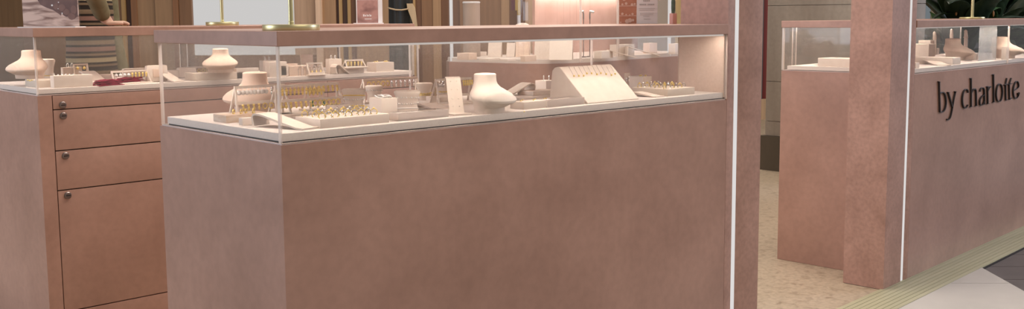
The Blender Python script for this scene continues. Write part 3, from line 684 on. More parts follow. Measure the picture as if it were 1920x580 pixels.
for i, u in enumerate((563, 572, 581, 590, 600)):
    P, s = place(f, u, 143)
    if aa is None:
        k = 18*s; aa = MB().tube([(-.008, 0, 0), (-.008, 0, k*.7), (-.005, 0, k*.93), (0, 0, k), (.005, 0, k*.93), (.008, 0, k*.7), (.008, 0, 0)], .004, 6).obj('bangle_arch', acry_blk)
        tag(aa, 'clear arch in a row in the middle of the rear left showcase', 'jewellery stand', 'row of clear arches'); o = aa
    else: o = aa.copy(); C.objects.link(o)
    o.location = f.w(P.x, P.y, DK); o.rotation_euler.z = -.2
stand(f, 590, 148, 24, 24, 'clear little earring frame behind the foreground gold earrings', (1.0, .2), splay=.05, ears=((.5, 'drop', gold, 3, -.6, .6, 'gold drop earring in the clear little frame'),))
b = block(f, 618, 139, 20, 9, 28, 'display_block', 'tall cream block with hoops behind the foreground gold earrings'); hoops_on(b, f, .3, .5, 'cream hoop earring on the tall cream block'); clean(b)
ramp(f, 630, 139, 652, 144, 18, 18, 'small pale ramp beside the tall cream block')
b = block(f, 636, 147, 44, 16, 11, 'display_tray', 'low tray in the middle of the rear left showcase', 'tray', suede_lt, .001); zt = DK+b['_h']; clean(b)
stand(f, 664, 136, 30, 16, 'little earring stand on the low tray', (1.0,), z=zt, ears=((.95, 'drop', gold, 5, -.8, .8, 'gold drop earring on the little stand on the low tray'),))
b = block(f, 706, 143, 32, 23, 19, 'display_block', 'big cream block with gold rings at the right end of the rear left showcase')
x_, y_, z_ = b['_f']; w_, d_, h_ = b['_w'], b['_d'], b['_h']
stud_row([f.w(x_+w_*fx, y_+d_*fy, z_+h_+.001) for fx, fy in ((.2, .5), (.32, .5), (.7, .4), (.8, .4))], 'gold ring lying on the big cream block', gold, sc=1.4); clean(b)

# ---- right showcase --------------------------------------------------------
f = FR
def fb(u, v, wf, wl, h, label, **k): clean(block(f, u, v, wf, wl, h, k.pop('name', 'display_block'), label, **k))
fb(1741, 107, 22, 26, 24, 'cream block in the stepped group left of the two busts', mat=suede_lt)
fb(1728, 106, 14, 8, 12, 'small cream step left of the stepped group', mat=suede_lt)
fb(1744, 97, 12, 14, 26, 'tall cream block at the back of the stepped group')
fb(1752, 102, 16, 6, 12, 'low cream step right of the stepped group')
fb(1786, 122, 28, 70, 13, 'long cream slab in front of the left bust of the right showcase', name='display_slab', cat='display slab')
ramp(f, 1723, 118, 1770, 127, 24, 12, 'pale ramp at the left end of the right showcase', curl=False)
fb(1717, 128, 12, 14, 10, 'small block with gold trinkets at the left end of the right showcase')
bust(f, 1792, 114, 66, 40, 'cream necklace bust behind the long slab of the right showcase', .6)
bust(f, 1882, 111, 72, 40, 'cream necklace bust right of the hanging acrylic sheet', .6)
fb(1886, 112, 12, 6, 24, 'slim cream block in front of the right hand bust')
fb(1826, 113, 10, 20, 12, 'small peach block between the two busts of the right showcase', mat=suede)
def finger(u, v, h, label, lean):
    p, s = place(f, u, v); k = h*s
    t = thing('ring_finger', label, 'ring holder', f.w(p.x, p.y, DK), f.rz+lean)
    MB().tube([(0, 0, 0), (0, 0, k*.3), (-.002, 0, k*.55), (-.010, 0, k*.78), (-.022, 0, k*.95), (-.030, 0, k*.99)], [.012, .0115, .011, .0105, .009, .004], 10).obj('finger', suede_lt, t)
    mb = MB(); mb.tube([(-.012+.012*math.cos(a), .012*math.sin(a), k*.72) for a in [2*PI*i/12 for i in range(12)]], .002, 5, closed=True); mb.obj('cuff', suede, t)
finger(1752, 100, 42, 'curled cream ring finger behind the stepped group', .2)
finger(1783, 100, 46, 'curled cream ring finger behind the left bust', .3)
finger(1810, 106, 50, 'tall curled cream ring finger right of the left bust', .2)
# frosted sheet hanging in the right showcase
P0 = f.front(1836, 80, .066); P1 = f.front(1868, 80, .066)
o = MB().box(P0.x, .064, DK, P1.x, .068, ZS-.006).obj('acrylic_sheet', frost); o.location = f.o; o.rotation_euler.z = f.rz
tag(o, 'frosted acrylic sheet upright behind the glass above the shop lettering', 'acrylic sheet')
fb(1572, 131, 28, 4, 9, 'low cream block at the passage end of the right counter')
def eb(u, v, wl, wf, h, label, **k):
    p = f.z(u, v, DK); s = pxs(f, p); d = wl*s/COSY; w = wf*s/COSX
    o = MB().box(0, 0, 0, w, d, h*s, .002).obj(k.get('name', 'display_block'), suede_lt); o.location = f.w(max(p.x, CX+.03), max(p.y, .2), DK); o.rotation_euler.z = f.rz; tag(o, label, k.get('cat', 'display block'))
eb(1580, 132, 74, 40, 17, 'long cream slab inside the passage end of the right showcase', name='display_slab', cat='display slab')
p = f.z(1574, 118, DK)
for i, (dx, h, lab) in enumerate(((0, .030, 'lower'), (.05, .050, 'middle'), (.10, .07, 'upper'))):
    o = MB().box(0, 0, 0, .05, .12, h, .001).obj('display_step', suede_lt); o.location = f.w(CX+.16+dx, .225, DK); o.rotation_euler.z = f.rz; tag(o, '%s cream step behind the slab in the passage end of the right showcase' % lab, 'display block')

# ---- rear tall showcase ------------------------------------------------------
def along(P, d): return P + Vector((P.x, P.y, 0)).normalized()*d
def epos(u, v): P = atz(u, v, DK); return P, depth(P)/F
def eblock(u, v, wf, wl, h, name, label, cat='display block', mat=None, rz=.18, bev=.001, sh=.16):
    P, s = epos(u, v); P = along(P, sh)
    o = MB().box(0, 0, 0, wf*s/COSX, wl*s/COSY, h*s, bev).obj(name, mat or suede); o.location = P; o.rotation_euler.z = rz; return tag(o, label, cat)
eblock(879, 114, 18, 20, 13, 'display_block', 'wooden pink block at the left of the tall showcase', sh=.1)
eblock(901, 107, 14, 14, 8, 'display_block', 'flat pale block behind the wooden pink block', mat=suede_lt)
def easel(u, v, w, h, label, lean=.35, mat=None, rz=-.9):
    P, s = epos(u, v); P = along(P, .12)
    W = w*s/2; k = h*s; t = thing('necklace_easel', label, 'necklace easel', P, rz)
    MB().sheet([(-k*.25, 0), (k*.12, k*.9), (k*.17, k), (k*.22, k*.9), (k*.30, 0)], -W, W, .004).obj('board', mat or suede_lt, t)
    return t
easel(928, 108, 26, 28, 'widest plain pale easel board in the tall showcase')
easel(958, 108, 16, 26, 'narrow plain easel board in the tall showcase')
easel(980, 108, 26, 28, 'pink sided easel board beside the narrow easel in the tall showcase', mat=suede)
easel(1022, 112, 40, 38, 'pale necklace easel with heavy gold chains in the tall showcase')
tn = easel(1052, 114, 44, 40, 'necklace easel behind the glass joint of the tall showcase')
def chain_on(u0, v0, u1, v1, label, r=.004):
    P, s = epos(u0, v0); d0 = depth(along(P, .09))
    mb = MB(); n = 9
    a_ = atd(u0, v0, d0); b_ = atd(u1, v1, d0)
    for i in range(n): mb.ball(a_.lerp(b_, i/(n-1)), r, u=6, v=4)
    tag(mb.obj('necklace', gold), label, 'necklace')
chain_on(1030, 108, 1044, 92, 'thick gold chain necklace on the easel nearest the tall showcase front'); chain_on(1049, 102, 1054, 96, 'short gold chain beside the thick gold chain')
eblock(916, 115, 26, 16, 4, 'jewellery_card', 'flat pale card in front of the widest easel board', 'jewellery card', suede_lt, sh=.08)
eblock(952, 116, 20, 14, 4, 'jewellery_card', 'flat pale card in front of the narrow easel board', 'jewellery card', suede_lt, sh=.08)
eblock(985, 117, 26, 8, 11, 'display_block', 'pink block in front of the pink sided easel', sh=.06)
eblock(1128, 112, 30, 12, 14, 'display_block', 'pale block right of the glass joint in the tall showcase', mat=suede_lt)
eblock(1160, 108, 44, 14, 22, 'display_block', 'large pale block in the middle of the tall showcase', mat=suede_lt, sh=.2)
def eramp(u, v, L, W, h, label):
    P, s = epos(u, v); P = along(P, .10)
    o = MB().sheet([(0, .002), (L*.5, h*.5), (L, h), (L+.004, .002)], -W/2, W/2, .004).obj('display_ramp', suede_lt); o.location = P; o.rotation_euler.z = .9; tag(o, label, 'display ramp')
eramp(1190, 109, .16, .10, .045, 'pale ramp beside the large pale block in the tall showcase')
eramp(1235, 106, .20, .10, .06, 'long pale ramp at the right of the tall showcase')
eblock(1218, 103, 22, 10, 20, 'display_block', 'pink jewellery block behind the long pale ramp', mat=suede, sh=.25)
eblock(1266, 103, 22, 10, 20, 'display_block', 'cream block at the right end of the tall showcase', mat=suede_lt, sh=.12)

# ================================================================== things standing on the slabs
def slab_pt(fr, u, dy): # point on the slab top: column u, local y = dy
    P = atpl(u, 48, fr.w(0, dy), fr.M.to_3x3() @ Vector((0, 1, 0))); q = fr.l(P); return fr.w(q.x, q.y, ZT)
def brass_stand(P, rb, hb, rp, h, label):
    t = thing('brass_stand', label, 'stand', P)
    MB().lathe([(rb*.985, 0), (rb, .0015), (rb, hb-.0015), (rb*.985, hb), (.0001, hb)], 64).obj('base', brass, t)
    MB().lathe([(rp*1.15, hb-.001), (rp*1.15, hb+.006), (rp, hb+.007), (rp, h), (rp*.6, h+.003)], 24).obj('pole', brass, t)
    return t
P = slab_pt(FM, 546, .085); s = depth(P)/F
brass_stand(P, 53*s, 11*s, 4.6*s, .42, 'thick brass pole on a round base at the corner of the foreground counter')
P = slab_pt(FL, 417, .12); s = depth(P)/F
brass_stand(P, 30*s, 7*s, 3*s, .42, 'slender brass pole on a round base on the left counter')
P = slab_pt(FR, 1822, .2); s = depth(P)/F
brass_stand(P, 22*s, 3.6*s, 2.6*s, .42, 'pale brass pole on a round base on the right counter')
P = slab_pt(FR, 1596, .42); s = depth(P)/F
brass_stand(FR.w(CX+.06, .25, ZT), .045, .016, .006, .42, 'brass stand beside the pillar on the passage end of the right counter')

# picture of a hand in a clear stand
imgm, nt, out = nodes('water_picture'); b_ = nt.nodes.new('ShaderNodeBsdfPrincipled'); nt.links.new(b_.outputs[0], out.inputs[0]); b_.inputs['Roughness'].default_value = .35
col, _ = noise_ramp(nt, (.23, .13, .10), (.62, .45, .38), 9, 3, stretch=(1, 1, 5), lo=.36, hi=.56, distort=.5); nt.links.new(col, b_.inputs['Base Color'])
skinp = pbr('picture_skin', (.105, .05, .04), (.17, .085, .068), rough=.45, scale=25)
P = slab_pt(FL, 95, .10); s = depth(P)/F; W = 110*s; Hh = .20
t = thing('picture_stand', 'clear stand with a close up picture of a ringed hand over water', 'picture stand', P, YAW-PI/2-.1)
MB().box(-W/2, .004, .004, W/2, .006, Hh).obj('picture', imgm, t)
MB().box(-W/2-.003, .0066, .003, W/2+.003, .0096, Hh+.004).obj('acrylic_back', acry, t)
MB().box(-W/2-.003, -.03, 0, W/2+.003, .045, .0035).obj('acrylic_foot', white, t)
# printed hand: knuckles and curled fingers, built as a flat print
mb = MB()
def disc(cx, cz, rx, rz_, lay, n=26, rot=0):
    pts = []
    for i in range(n):
        a = 2*PI*i/n; x, z = rx*math.cos(a), rz_*math.sin(a); pts.append((cx+x*math.cos(rot)-z*math.sin(rot), cz+x*math.sin(rot)+z*math.cos(rot)))
    vs = [mb.bm.verts.new((x, .0038-.00015*lay, z)) for x, z in pts if True]; mb.bm.faces.new(vs)
def pxl(u, v): return (u-95)*s, (47-v)*s
pts = [(69, -8), (76, 4), (88, 10), (100, 14), (112, 22), (115, 25), (117, 19), (120, 24), (125, 27), (129, 27), (131, 31), (136, 33), (142, 31), (148, 26), (148.5, -8)]
vs = [mb.bm.verts.new((pxl(u, v)[0], .0037, pxl(u, v)[1])) for u, v in pts]; mb.bm.faces.new(vs)
mb.obj('printed_hand', skinp, t)
mb = MB(); mb.bm.verts.ensure_lookup_table()
for u, v, r, r2 in ((106, 8, 5, 5.5), (118, 10, 7, 6.5), (126, 18, 6, 6), (136, 26, 7, 6), (141, 14, 6, 8)): disc(*pxl(u, v), r*s, r2*s, 3)
mb.obj('printed_knuckles', pbr('picture_skin_light', (.165, .08, .062), (.21, .11, .085), rough=.45, scale=18), t)
mb = MB()
for u, v, r in ((99, 5.5, 2), (112, 0, 1.2), (118, 20.5, 1.4), (110.5, 12, .9)): disc(*pxl(u, v), r*s, r*s*.9, 5, 10)
mb.obj('printed_ring', white, t)

# pink notice card in a white stand
facem, nt, out = nodes('pink_notice'); b_ = nt.nodes.new('ShaderNodeBsdfPrincipled'); nt.links.new(b_.outputs[0], out.inputs[0]); b_.inputs['Roughness'].default_value = .4
col, _ = noise_ramp(nt, (.20, .10, .09), (.42, .235, .20), 16, 2, lo=.3, hi=.55, stretch=(1, 1, 1.4)); nt.links.new(col, b_.inputs['Base Color'])
P = slab_pt(FL, 692, .16); s = depth(P)/F
t = thing('notice_stand', 'white framed pink notice card standing on the left counter', 'sign', P, YAW-PI/2-.04)
def nx(u): return (u-692)*s
def nz(v): return (46-v)*s
MB().box(nx(668), .004, .002, nx(717), .012, .16).obj('card_frame', white, t)
MB().box(nx(670), .0025, nz(44), nx(709), .0039, nz(1.5)).obj('printed_card', facem, t)
MB().box(nx(664), -.02, 0, nx(717), .04, .005).obj('foot', white, t)
mb = MB(); x = 681
for w, h in ((3, 4), (2.6, 3), (.01, .1), (1.2, 4), (2.6, 3), (.01, .1), (1.2, 4.4), (2.6, 3)):
    if w > .5: mb.box(nx(x), .0019, nz(32), nx(x+w*.8), .0024, nz(32-h))
    x += w+.4
for k in range(6): mb.box(nx(684+k*2.2), .0019, nz(37.5), nx(685.6+k*2.2), .0024, nz(35.8))
mb.obj('lettering', white, t)

# cards standing in front of the backlit niche
Pn = atpl(1198, 44, (4.42, 4.055, 0), (-.181, .983, 0)) ; 
bz = H + (ray(1198, 48).z)*depth(Pn)
P = slab_pt(FM, 1198, .40); s = depth(P)/F
t = thing('price_card', 'pair of cards in a clear stand, one picturing pink shelves and one with grey print', 'sign', P, YAW-PI/2)
def cx_(u): return (u-1198)*s
def cz_(v): return max(0, (48-v)*s)
shelfm = pbr('picture_pink', (.40, .165, .10), (.50, .23, .15), rough=.5, scale=20)
MB().box(cx_(1161), .004, .001, cx_(1193.5), .006, .15).obj('picture_card', shelfm, t)
MB().box(cx_(1194), .003, .001, cx_(1233), .006, .15).obj('printed_card', white, t)
MB().box(cx_(1160), .0065, 0, cx_(1234), .0095, .155).obj('acrylic_back', acry, t)
MB().box(cx_(1160), -.02, 0, cx_(1234), .03, .0014).obj('acrylic_foot', acry, t)
mb = MB()
for v in (14.4, 32.8): mb.box(cx_(1161), .0030, cz_(v+.6), cx_(1193.5), .0039, cz_(v-.6))
for u, v, r in ((1167, 11.5, 2), (1174, 10, 2.6), (1185, 12, 2.6), (1190, 11, 2), (1167, 29, 2.4), (1174, 30.5, 1.4), (1181, 31, 1.1), (1186, 29.5, 2.2), (1176, 43, 4), (1181, 41.5, 4.2), (1164, 45, 1.4), (1187, 41, 2.4), (1170, 2, 3), (1177, 1, 2)): disc_m = mb; disc(*((cx_(u)), cz_(v)), r*s, r*s, 4, 12)
mb.obj('pictured_shelves', pbr('picture_cream', (.62, .42, .34), rough=.6), t)
mb = MB(); 
def wordline(u0, u1, v, h, n):
    w = (u1-u0)/n
    for k in range(n): mb.box(cx_(u0+k*w), .0020, cz_(v+h/2), cx_(u0+(k+.72)*w), .0029, cz_(v-h/2))
wordline(1206, 1219, 5, 3, 4); wordline(1199, 1212, 12, 2.8, 6); wordline(1214, 1227, 12, 2.8, 6)
for u0, u1, v in ((1198, 1228, 19.3), (1198, 1226, 22.3), (1200, 1226, 28.3), (1200, 1225, 31.2), (1206, 1218, 34), (1207, 1220, 39)): wordline(u0, u1, v, .8, int((u1-u0)/1.6))
mb.obj('print', pbr('faint_print', (.42, .39, .38), rough=.8), t)

# rear showcase fittings standing above the slab line
def inner(u, v, sh): P = atpl(u, v, (4.42, 4.055, 0), (-.181, .983, 0)); return along(P, sh)
for u0, sgn, lab in ((1094, -1, 'left'), (1106, 1, 'right')):
    P = inner(u0, 40, .22); s = depth(P)/F
    t = thing('spot_lamp', '%s of two small silver spot lamps on thin stems before the backlit niche' % lab, 'lamp', (P.x, P.y, DK))
    zz = H + ray(u0, 36).z*depth(P) - DK
    MB().lathe([(.02, 0), (.02, .006), (.003, .008), (.0025, zz)], 12).obj('stem', pbr('lamp_stem', (.12, .08, .07), rough=.5) if 'lamp_stem' not in MATS else MATS['lamp_stem'], t)
    MB().tube([(0, 0, zz), (0, 0, zz+10*s), (sgn*1.2*s, 0, zz+14*s)], [.0042, .0042, .003], 8).obj('grip', pbr('lamp_grip', (.16, .13, .12), rough=.5) if 'lamp_grip' not in MATS else MATS['lamp_grip'], t)
    MB().tube([(sgn*-1*s*.72, sgn*1*s*.6, zz+15*s), (sgn*7.5*s*.72, -sgn*7.5*s*.68, zz+16*s-3*s)], [.006, .009], 10).obj('head', silver, t)
P = along(atz(885, 115, G), .22); P.z = DK; s = depth(P)/F
t = thing('pale_drum', 'pale drum with a white rim behind the left glass of the tall showcase', 'display drum', P)
zt = H + ray(885, 4).z*depth(P) - DK
MB().lathe([(16*s, 0), (16*s, zt-.008), (.001, zt-.008)], 40).obj('drum', pbr('taupe_drum', (.36, .26, .195), (.42, .31, .24), rough=.6), t)
MB().lathe([(16*s, zt-.008), (16.6*s, zt-.006), (16.6*s, zt), (15*s, zt+.003), (.001, zt+.003)], 40).obj('rim', white, t)
P = along(atz(980, 117, G), .45); P.z = DK; s = depth(P)/F; zt = H + ray(980, 43).z*depth(P) - DK
ph = MB().loft([el(0, 0, 0, .055, .04), el(0, 0, zt*.9, .055, .04), el(0, 0, zt*.96, .045, .033), el(.004, 0, zt, .02, .015)]).obj('stone_mound', suede_lt); ph.location = P
tag(ph, 'white rounded mound rising behind the slab beside the niche', 'display block')
# cactus in pink pot and gilded upright
P = slab_pt(FM, 1262, .215); s = depth(P)/F
t = thing('potted_cactus', 'small dark green cactus in a pink square pot beside the light post', 'plant', P, -.2)
MB().box(-5*s, -5*s, 0, 5*s, 5*s, 20*s, .002).obj('pot', pbr('pink_pot', (.50, .25, .21), (.55, .29, .24), rough=.6), t)
cm = MB(); r = []
for k in range(11):
    z = 20*s+k*3.2*s; R_ = 3.4*s*math.sin(min(1, (k+2)/5)*PI/2)*(1 if k < 8 else (1-(k-7)*.25))
    r.append([Vector((R_*(1+.13*math.cos(8*a))*math.cos(a), R_*(1+.13*math.cos(8*a))*math.sin(a), z)) for a in [2*PI*i/32 for i in range(32)]])
cm.loft(r).obj('cactus', pbr('cactus_green', (.045, .075, .05), (.10, .13, .09), rough=.7, scale=60), t)
P = inner(1273, 30, .12); s = depth(P)/F
o = MB().box(-6.5*s, -.006, 0, 6.5*s, .006, 1.1, .002).obj('gilded_upright', pbr('old_gold', (.42, .30, .10), (.52, .39, .17), rough=.4, metal=.3, scale=8, stretch=(4, 4, .3))); o.location = (P.x, P.y, DK); o.rotation_euler.z = YAW-PI/2
tag(o, 'gilded upright board right of the potted cactus', 'board')

# ------------------------------------------------------------------ shop lettering
n_ = FR.M.to_3x3() @ Vector((0, 1, 0))
sign = thing('shop_sign', 'black raised shop name lettering on the front of the right counter', 'sign', FR.w(1.0, 0, .8), FR.rz)
def sp(x, y): q = FR.l(atpl(1745+x/5.526, 130+y/5.526, FR.w(0, 0), n_)); return Vector((q.x-1.0, q.z-.8))
def smooth(pts, k=6):
    out = []; n = len(pts)
    if n < 3: return pts
    for i in range(n-1):
        p0, p1, p2, p3 = pts[max(i-1, 0)], pts[i], pts[i+1], pts[min(i+2, n-1)]
        for j in range(k):
            t_ = j/k; out.append(.5*((2*p1)+(p2-p0)*t_+(2*p0-5*p1+4*p2-p3)*t_*t_+(3*p1-p0-3*p2+p3)*t_**3))
    return out+[pts[-1]]
def letter(strokes):
    mb = MB()
    for pts, ws in strokes:
        V = smooth([sp(*p) for p in pts]); n = len(V); L = []; R_ = []
        for i, p in enumerate(V):
            d = (V[min(i+1, n-1)]-V[max(i-1, 0)]).normalized(); q = Vector((-d.y, d.x)); t_ = i/(n-1)*(len(ws)-1); k = min(int(t_), len(ws)-2); w = ws[k]+(ws[k+1]-ws[k])*(t_-k)
            w = w*.00046
            L.append(p+q*w); R_.append(p-q*w)
        for y in (0,):
            a = [mb.bm.verts.new((p.x, -.0005, p.y)) for p in L]; b = [mb.bm.verts.new((p.x, -.0005, p.y)) for p in R_]
            c = [mb.bm.verts.new((p.x, -.009, p.y)) for p in L]; d = [mb.bm.verts.new((p.x, -.009, p.y)) for p in R_]
            for i in range(n-1):
                mb.bm.faces.new((a[i], a[i+1], b[i+1], b[i])); mb.bm.faces.new((c[i], d[i], d[i+1], c[i+1]))
                mb.bm.faces.new((a[i], c[i], c[i+1], a[i+1])); mb.bm.faces.new((b[i], b[i+1], d[i+1], d[i]))
            mb.bm.faces.new((a[0], b[0], d[0], c[0])); mb.bm.faces.new((a[-1], c[-1], d[-1], b[-1]))
    return mb.obj('letter', black, sign)
letter([([(76, 128), (80, 290), (84, 442)], (7, 6, 6)), ([(86, 252), (112, 238), (136, 262), (148, 335), (138, 405), (114, 440), (84, 444)], (2, 4, 7, 7.5, 7, 4, 3)), ([(68, 126), (82, 134)], (2, 4))])
letter([([(170, 240), (190, 310), (210, 388)], (7, 7, 6)), ([(246, 230), (226, 325), (206, 440), (190, 500), (168, 524), (158, 520)], (3.5, 4, 4, 4, 4, 7)), ([(162, 238), (182, 240)], (2, 2)), ([(236, 230), (254, 231)], (2, 2))])
letter([([(376, 240), (370, 215), (352, 207), (330, 235), (317, 300), (321, 365), (337, 398), (356, 398), (374, 368)], (8, 5, 3, 6, 7.5, 7.5, 5, 4, 2.5))])
letter([([(407, 92), (408, 240), (408, 388)], (7, 7, 7)), ([(410, 250), (430, 210), (450, 206), (459, 240), (462, 378)], (2, 4, 6, 7, 6.5)), ([(396, 390), (422, 386)], (2, 2)), ([(450, 380), (474, 376)], (2, 2)), ([(398, 94), (410, 92)], (2, 3))])
letter([([(500, 232), (506, 205), (524, 190), (541, 206), (545, 260), (546, 362)], (7, 4, 3, 6, 7, 6)), ([(543, 262), (516, 285), (499, 320), (500, 362), (516, 372), (532, 358), (544, 328)], (2, 4, 6.5, 7, 4, 3, 2)), ([(540, 362), (556, 360)], (3, 2))])
letter([([(578, 176), (580, 270), (581, 357)], (6.5, 6.5, 6.5)), ([(583, 225), (596, 190), (612, 182)], (2, 4, 8)), ([(570, 359), (596, 355)], (2, 2)), ([(570, 180), (580, 176)], (2, 3))])
letter([([(639, 52), (641, 190), (643, 338)], (7, 7, 7)), ([(630, 342), (656, 338)], (2, 2)), ([(630, 56), (642, 52)], (2, 3))])
letter([([(702, 150), (680, 175), (668, 250), (676, 315), (698, 334), (722, 310), (733, 235), (724, 170), (702, 150)], (3, 6, 7.5, 6, 3, 6, 7.5, 6, 3))])
letter([([(779, 92), (766, 150)], (4, 4.5)), ([(765, 156), (766, 240), (768, 322)], (6.5, 6.5, 6)), ([(750, 162), (788, 152)], (2.5, 2.5)), ([(768, 320), (786, 312)], (4, 2))])
letter([([(824, 92), (806, 146)], (4, 4.5)), ([(802, 150), (804, 230), (806, 314)], (6.5, 6.5, 6)), ([(788, 154), (836, 146)], (2.5, 2.5)), ([(806, 312), (830, 296)], (4, 2))])
letter([([(846, 222), (874, 206), (900, 180), (896, 138), (880, 124), (858, 152), (844, 220), (852, 282), (872, 302), (894, 282), (908, 246)], (2.5, 2.5, 4, 5, 3, 6, 7.5, 7, 4, 3, 2))])
letter([([(892, 246), (897, 268)], (2, 2)), ([(906, 240), (898, 266)], (2, 2))])

# ------------------------------------------------------------------ tall black stand, far shop displays
x0, x1 = wx(729, 4), wx(772, 4)
t = thing('draped_stand', 'tall black draped stand with a thin gold cord and a pale gold sash', 'display stand', FWall @ Vector(((x0+x1)/2, -4, 0)), YAW-PI/2)
hw = (x1-x0)/2; k_ = (12-4)/F
rr = []
for z, m in ((0, 1.05), (.6, 1.02), (1.2, 1.0), (1.7, .96), (1.95, .7)):
    rr.append([Vector((hw*m*(1+.04*math.sin(9*a))*math.cos(a), .12*m*(1+.06*math.sin(9*a))*math.sin(a), z)) for a in [2*PI*i/48 for i in range(48)]])
MB().loft(rr).obj('black_cloth', PAL['blk'], t)
zc = wz(16, 4); MB().tube([(-hw, -.03, zc+.012), (-hw*.7, -.12, zc+.004), (-hw*.2, -.135, zc-.006), (hw*.3, -.135, zc-.008), (hw*.75, -.11, zc-.001), (hw, -.03, zc+.008)], .006, 6).obj('cord', PAL['ylt'], t)
MB().loft([[Vector((x-w, y-.01, z)), Vector((x+w, y-.01, z)), Vector((x+w, y+.01, z)), Vector((x-w, y+.01, z))] for x, y, z, w in ((hw*.95, -.09, wz(6, 4)-.0, .022), (hw*1.08, -.09, wz(15, 4), .03), (hw*1.25, -.09, wz(30, 4), .022), (hw*1.45, -.09, wz(50, 4), .012), (hw*1.7, -.09, wz(90, 4), .006))], True).obj('sash', PAL['ylt'], t)
# bright banner far behind the tall showcase
x0, x1 = wx(966, 3), wx(976, 3)
t = thing('hanging_banner', 'narrow yellow and white banner with a plum cloth far behind the tall showcase', 'banner', FWall @ Vector((x0, -3, 0)), YAW-PI/2)
w = x1-x0
MB().box(0, 0, wz(29, 3), w, .012, 2.0).obj('yellow_cloth', pbr('banner_yellow', (.55, .38, .13), rough=.8), t)
MB().box(w*.3, .001, wz(60, 3), w, .011, wz(29, 3)).obj('white_cloth', white, t)
MB().box(-w*.75, -.02, wz(20, 3), -w*.02, .02, 2.0).obj('plum_cloth', pbr('plum', (.14, .05, .06), rough=.8), t)
MB().box(-w*.75, -.02, 0, w*.35, .03, wz(20, 3)).obj('brown_stand', PAL['brown'], t)

# ------------------------------------------------------------------ person behind the left counter
skin = pbr('skin', (.42, .25, .17), (.50, .31, .22), rough=.5, scale=12)
def skinmesh(name, verts, edges, radii, mat, parent, root=0, sub=2):
    me = bpy.data.meshes.new(name); me.from_pydata(verts, edges, []); o = bpy.data.objects.new(name, me); C.objects.link(o); o.parent = parent
    sk = o.modifiers.new('skin', 'SKIN'); sk.use_smooth_shade = True
    for i, r in enumerate(radii):
        r = r if isinstance(r, tuple) else (r, r); me.skin_vertices[0].data[i].radius = r
    me.skin_vertices[0].data[root].use_root = True
    q = o.modifiers.new('sub', 'SUBSURF'); q.levels = q.render_levels = sub; me.materials.append(mat); return o
Pp = atpl(167, 20, FL.w(0, 1.05), (0, 1, 0)); sP = depth(Pp)/F
per = thing('person', 'person in a striped knit dress with olive sleeves, hand on the left counter', 'person', (Pp.x, Pp.y, 0), YAW-.12)
# facing local -y ; left side +x
hand = per.matrix_basis.inverted() @ slab_pt(FL, 199, .50); hand.z += .012
bodyv = [(0, 0, .86), (0, 0, .97), (0, -.005, 1.10), (0, 0, 1.24), (0, .01, 1.34), (0, .005, 1.42), (0, -.01, 1.50), (0, -.02, 1.60)]
edges = [(i, i+1) for i in range(7)]; rad = [(.12, .085), (.12, .08), (.105, .072), (.12, .075), (.10, .065), .05, .062, (.07, .085)]
def add(chain, start):
    prev = start
    for p, r in chain: bodyv.append(tuple(p)); rad.append(r); edges.append((prev, len(bodyv)-1)); prev = len(bodyv)-1
    return prev
add([((.08, 0, .78), .08), ((.085, -.01, .47), .055), ((.085, .0, .28), .05), ((.085, .02, .07), .034), ((.085, -.05, .035), .032), ((.085, -.12, .025), .022)], 0)
add([((-.08, 0, .78), .08), ((-.085, -.01, .47), .055), ((-.085, .0, .28), .05), ((-.085, .02, .07), .034), ((-.085, -.05, .035), .032), ((-.085, -.12, .025), .022)], 0)
sh = Vector((-.165, .005, 1.37)); hv = Vector(hand); elb = Vector((min(sh.x, hv.x)-.15, hv.y-.012, 1.37))
wr_ = add([(sh, .048), (sh.lerp(elb, .5), .042), (elb, .036), (elb.lerp(hv, .5), .034), (elb.lerp(hv, .88), .024)], 4)
pal = hv; dirh = (hv-elb).normalized(); dirh.z = 0; dirh = Vector((.78, -.62, 0)); side = Vector((-dirh.y, dirh.x, 0))
pa = add([(pal, (.030, .014))], wr_)
for k, (off, L) in enumerate(((-.027, .052), (-.009, .062), (.010, .058), (.028, .045))):
    add([(pal+dirh*.035+side*off, .0095), (pal+dirh*(.035+L*.55)+side*off*1.15+Vector((0, 0, .004)), .0085), (pal+dirh*(.035+L)+side*off*1.2+Vector((0, 0, -.006)), .007)], pa)
add([(pal+side*-.03+dirh*.0, .0105), (pal+side*-.052+dirh*.028, .009), (pal+side*-.056+dirh*.05, .0075)], pa)
s2 = Vector((.165, .005, 1.37)); w2 = add([(s2, .048), ((.19, .01, 1.22), .042), ((.205, .0, 1.08), .036), ((.205, -.03, .96), .031), ((.205, -.055, .86), .023)], 4)
pb = add([(Vector((.205, -.065, .80)), (.014, .030))], w2)
for k, (off, L) in enumerate(((-.027, .05), (-.009, .06), (.010, .057), (.028, .045))):
    add([((.205, -.065+off, .765), .0095), ((.203, -.066+off*1.1, .765-L*.55), .0085), ((.198, -.07+off*1.15, .765-L), .007)], pb)
add([((.203, -.10, .79), .0105), ((.20, -.118, .765), .009), ((.198, -.122, .745), .0075)], pb)
skinmesh('body', bodyv, edges, rad, skin, per)
hd = MB(); hd.ball((0, -.012, 1.585), .092, (.82, 1.0, 1.2), 24, 16)
hd.ball((0, -.108, 1.575), .014, (.8, 1, 1.5), 10, 8); hd.ball((.076, .0, 1.575), .016, (.4, .8, 1.3)); hd.ball((-.076, .0, 1.575), .016, (.4, .8, 1.3))
hd.obj('head', skin, per)
ey = MB(); ey.ball((.03, -.093, 1.598), .010); ey.ball((-.03, -.093, 1.598), .010); ey.obj('eyes', pbr('eye_dark', (.05, .035, .03), rough=.2), per)
mo = MB(); mo.ball((0, -.098, 1.533), .018, (1.2, .4, .4)); mo.obj('mouth', pbr('lips', (.36, .13, .11), rough=.4), per)
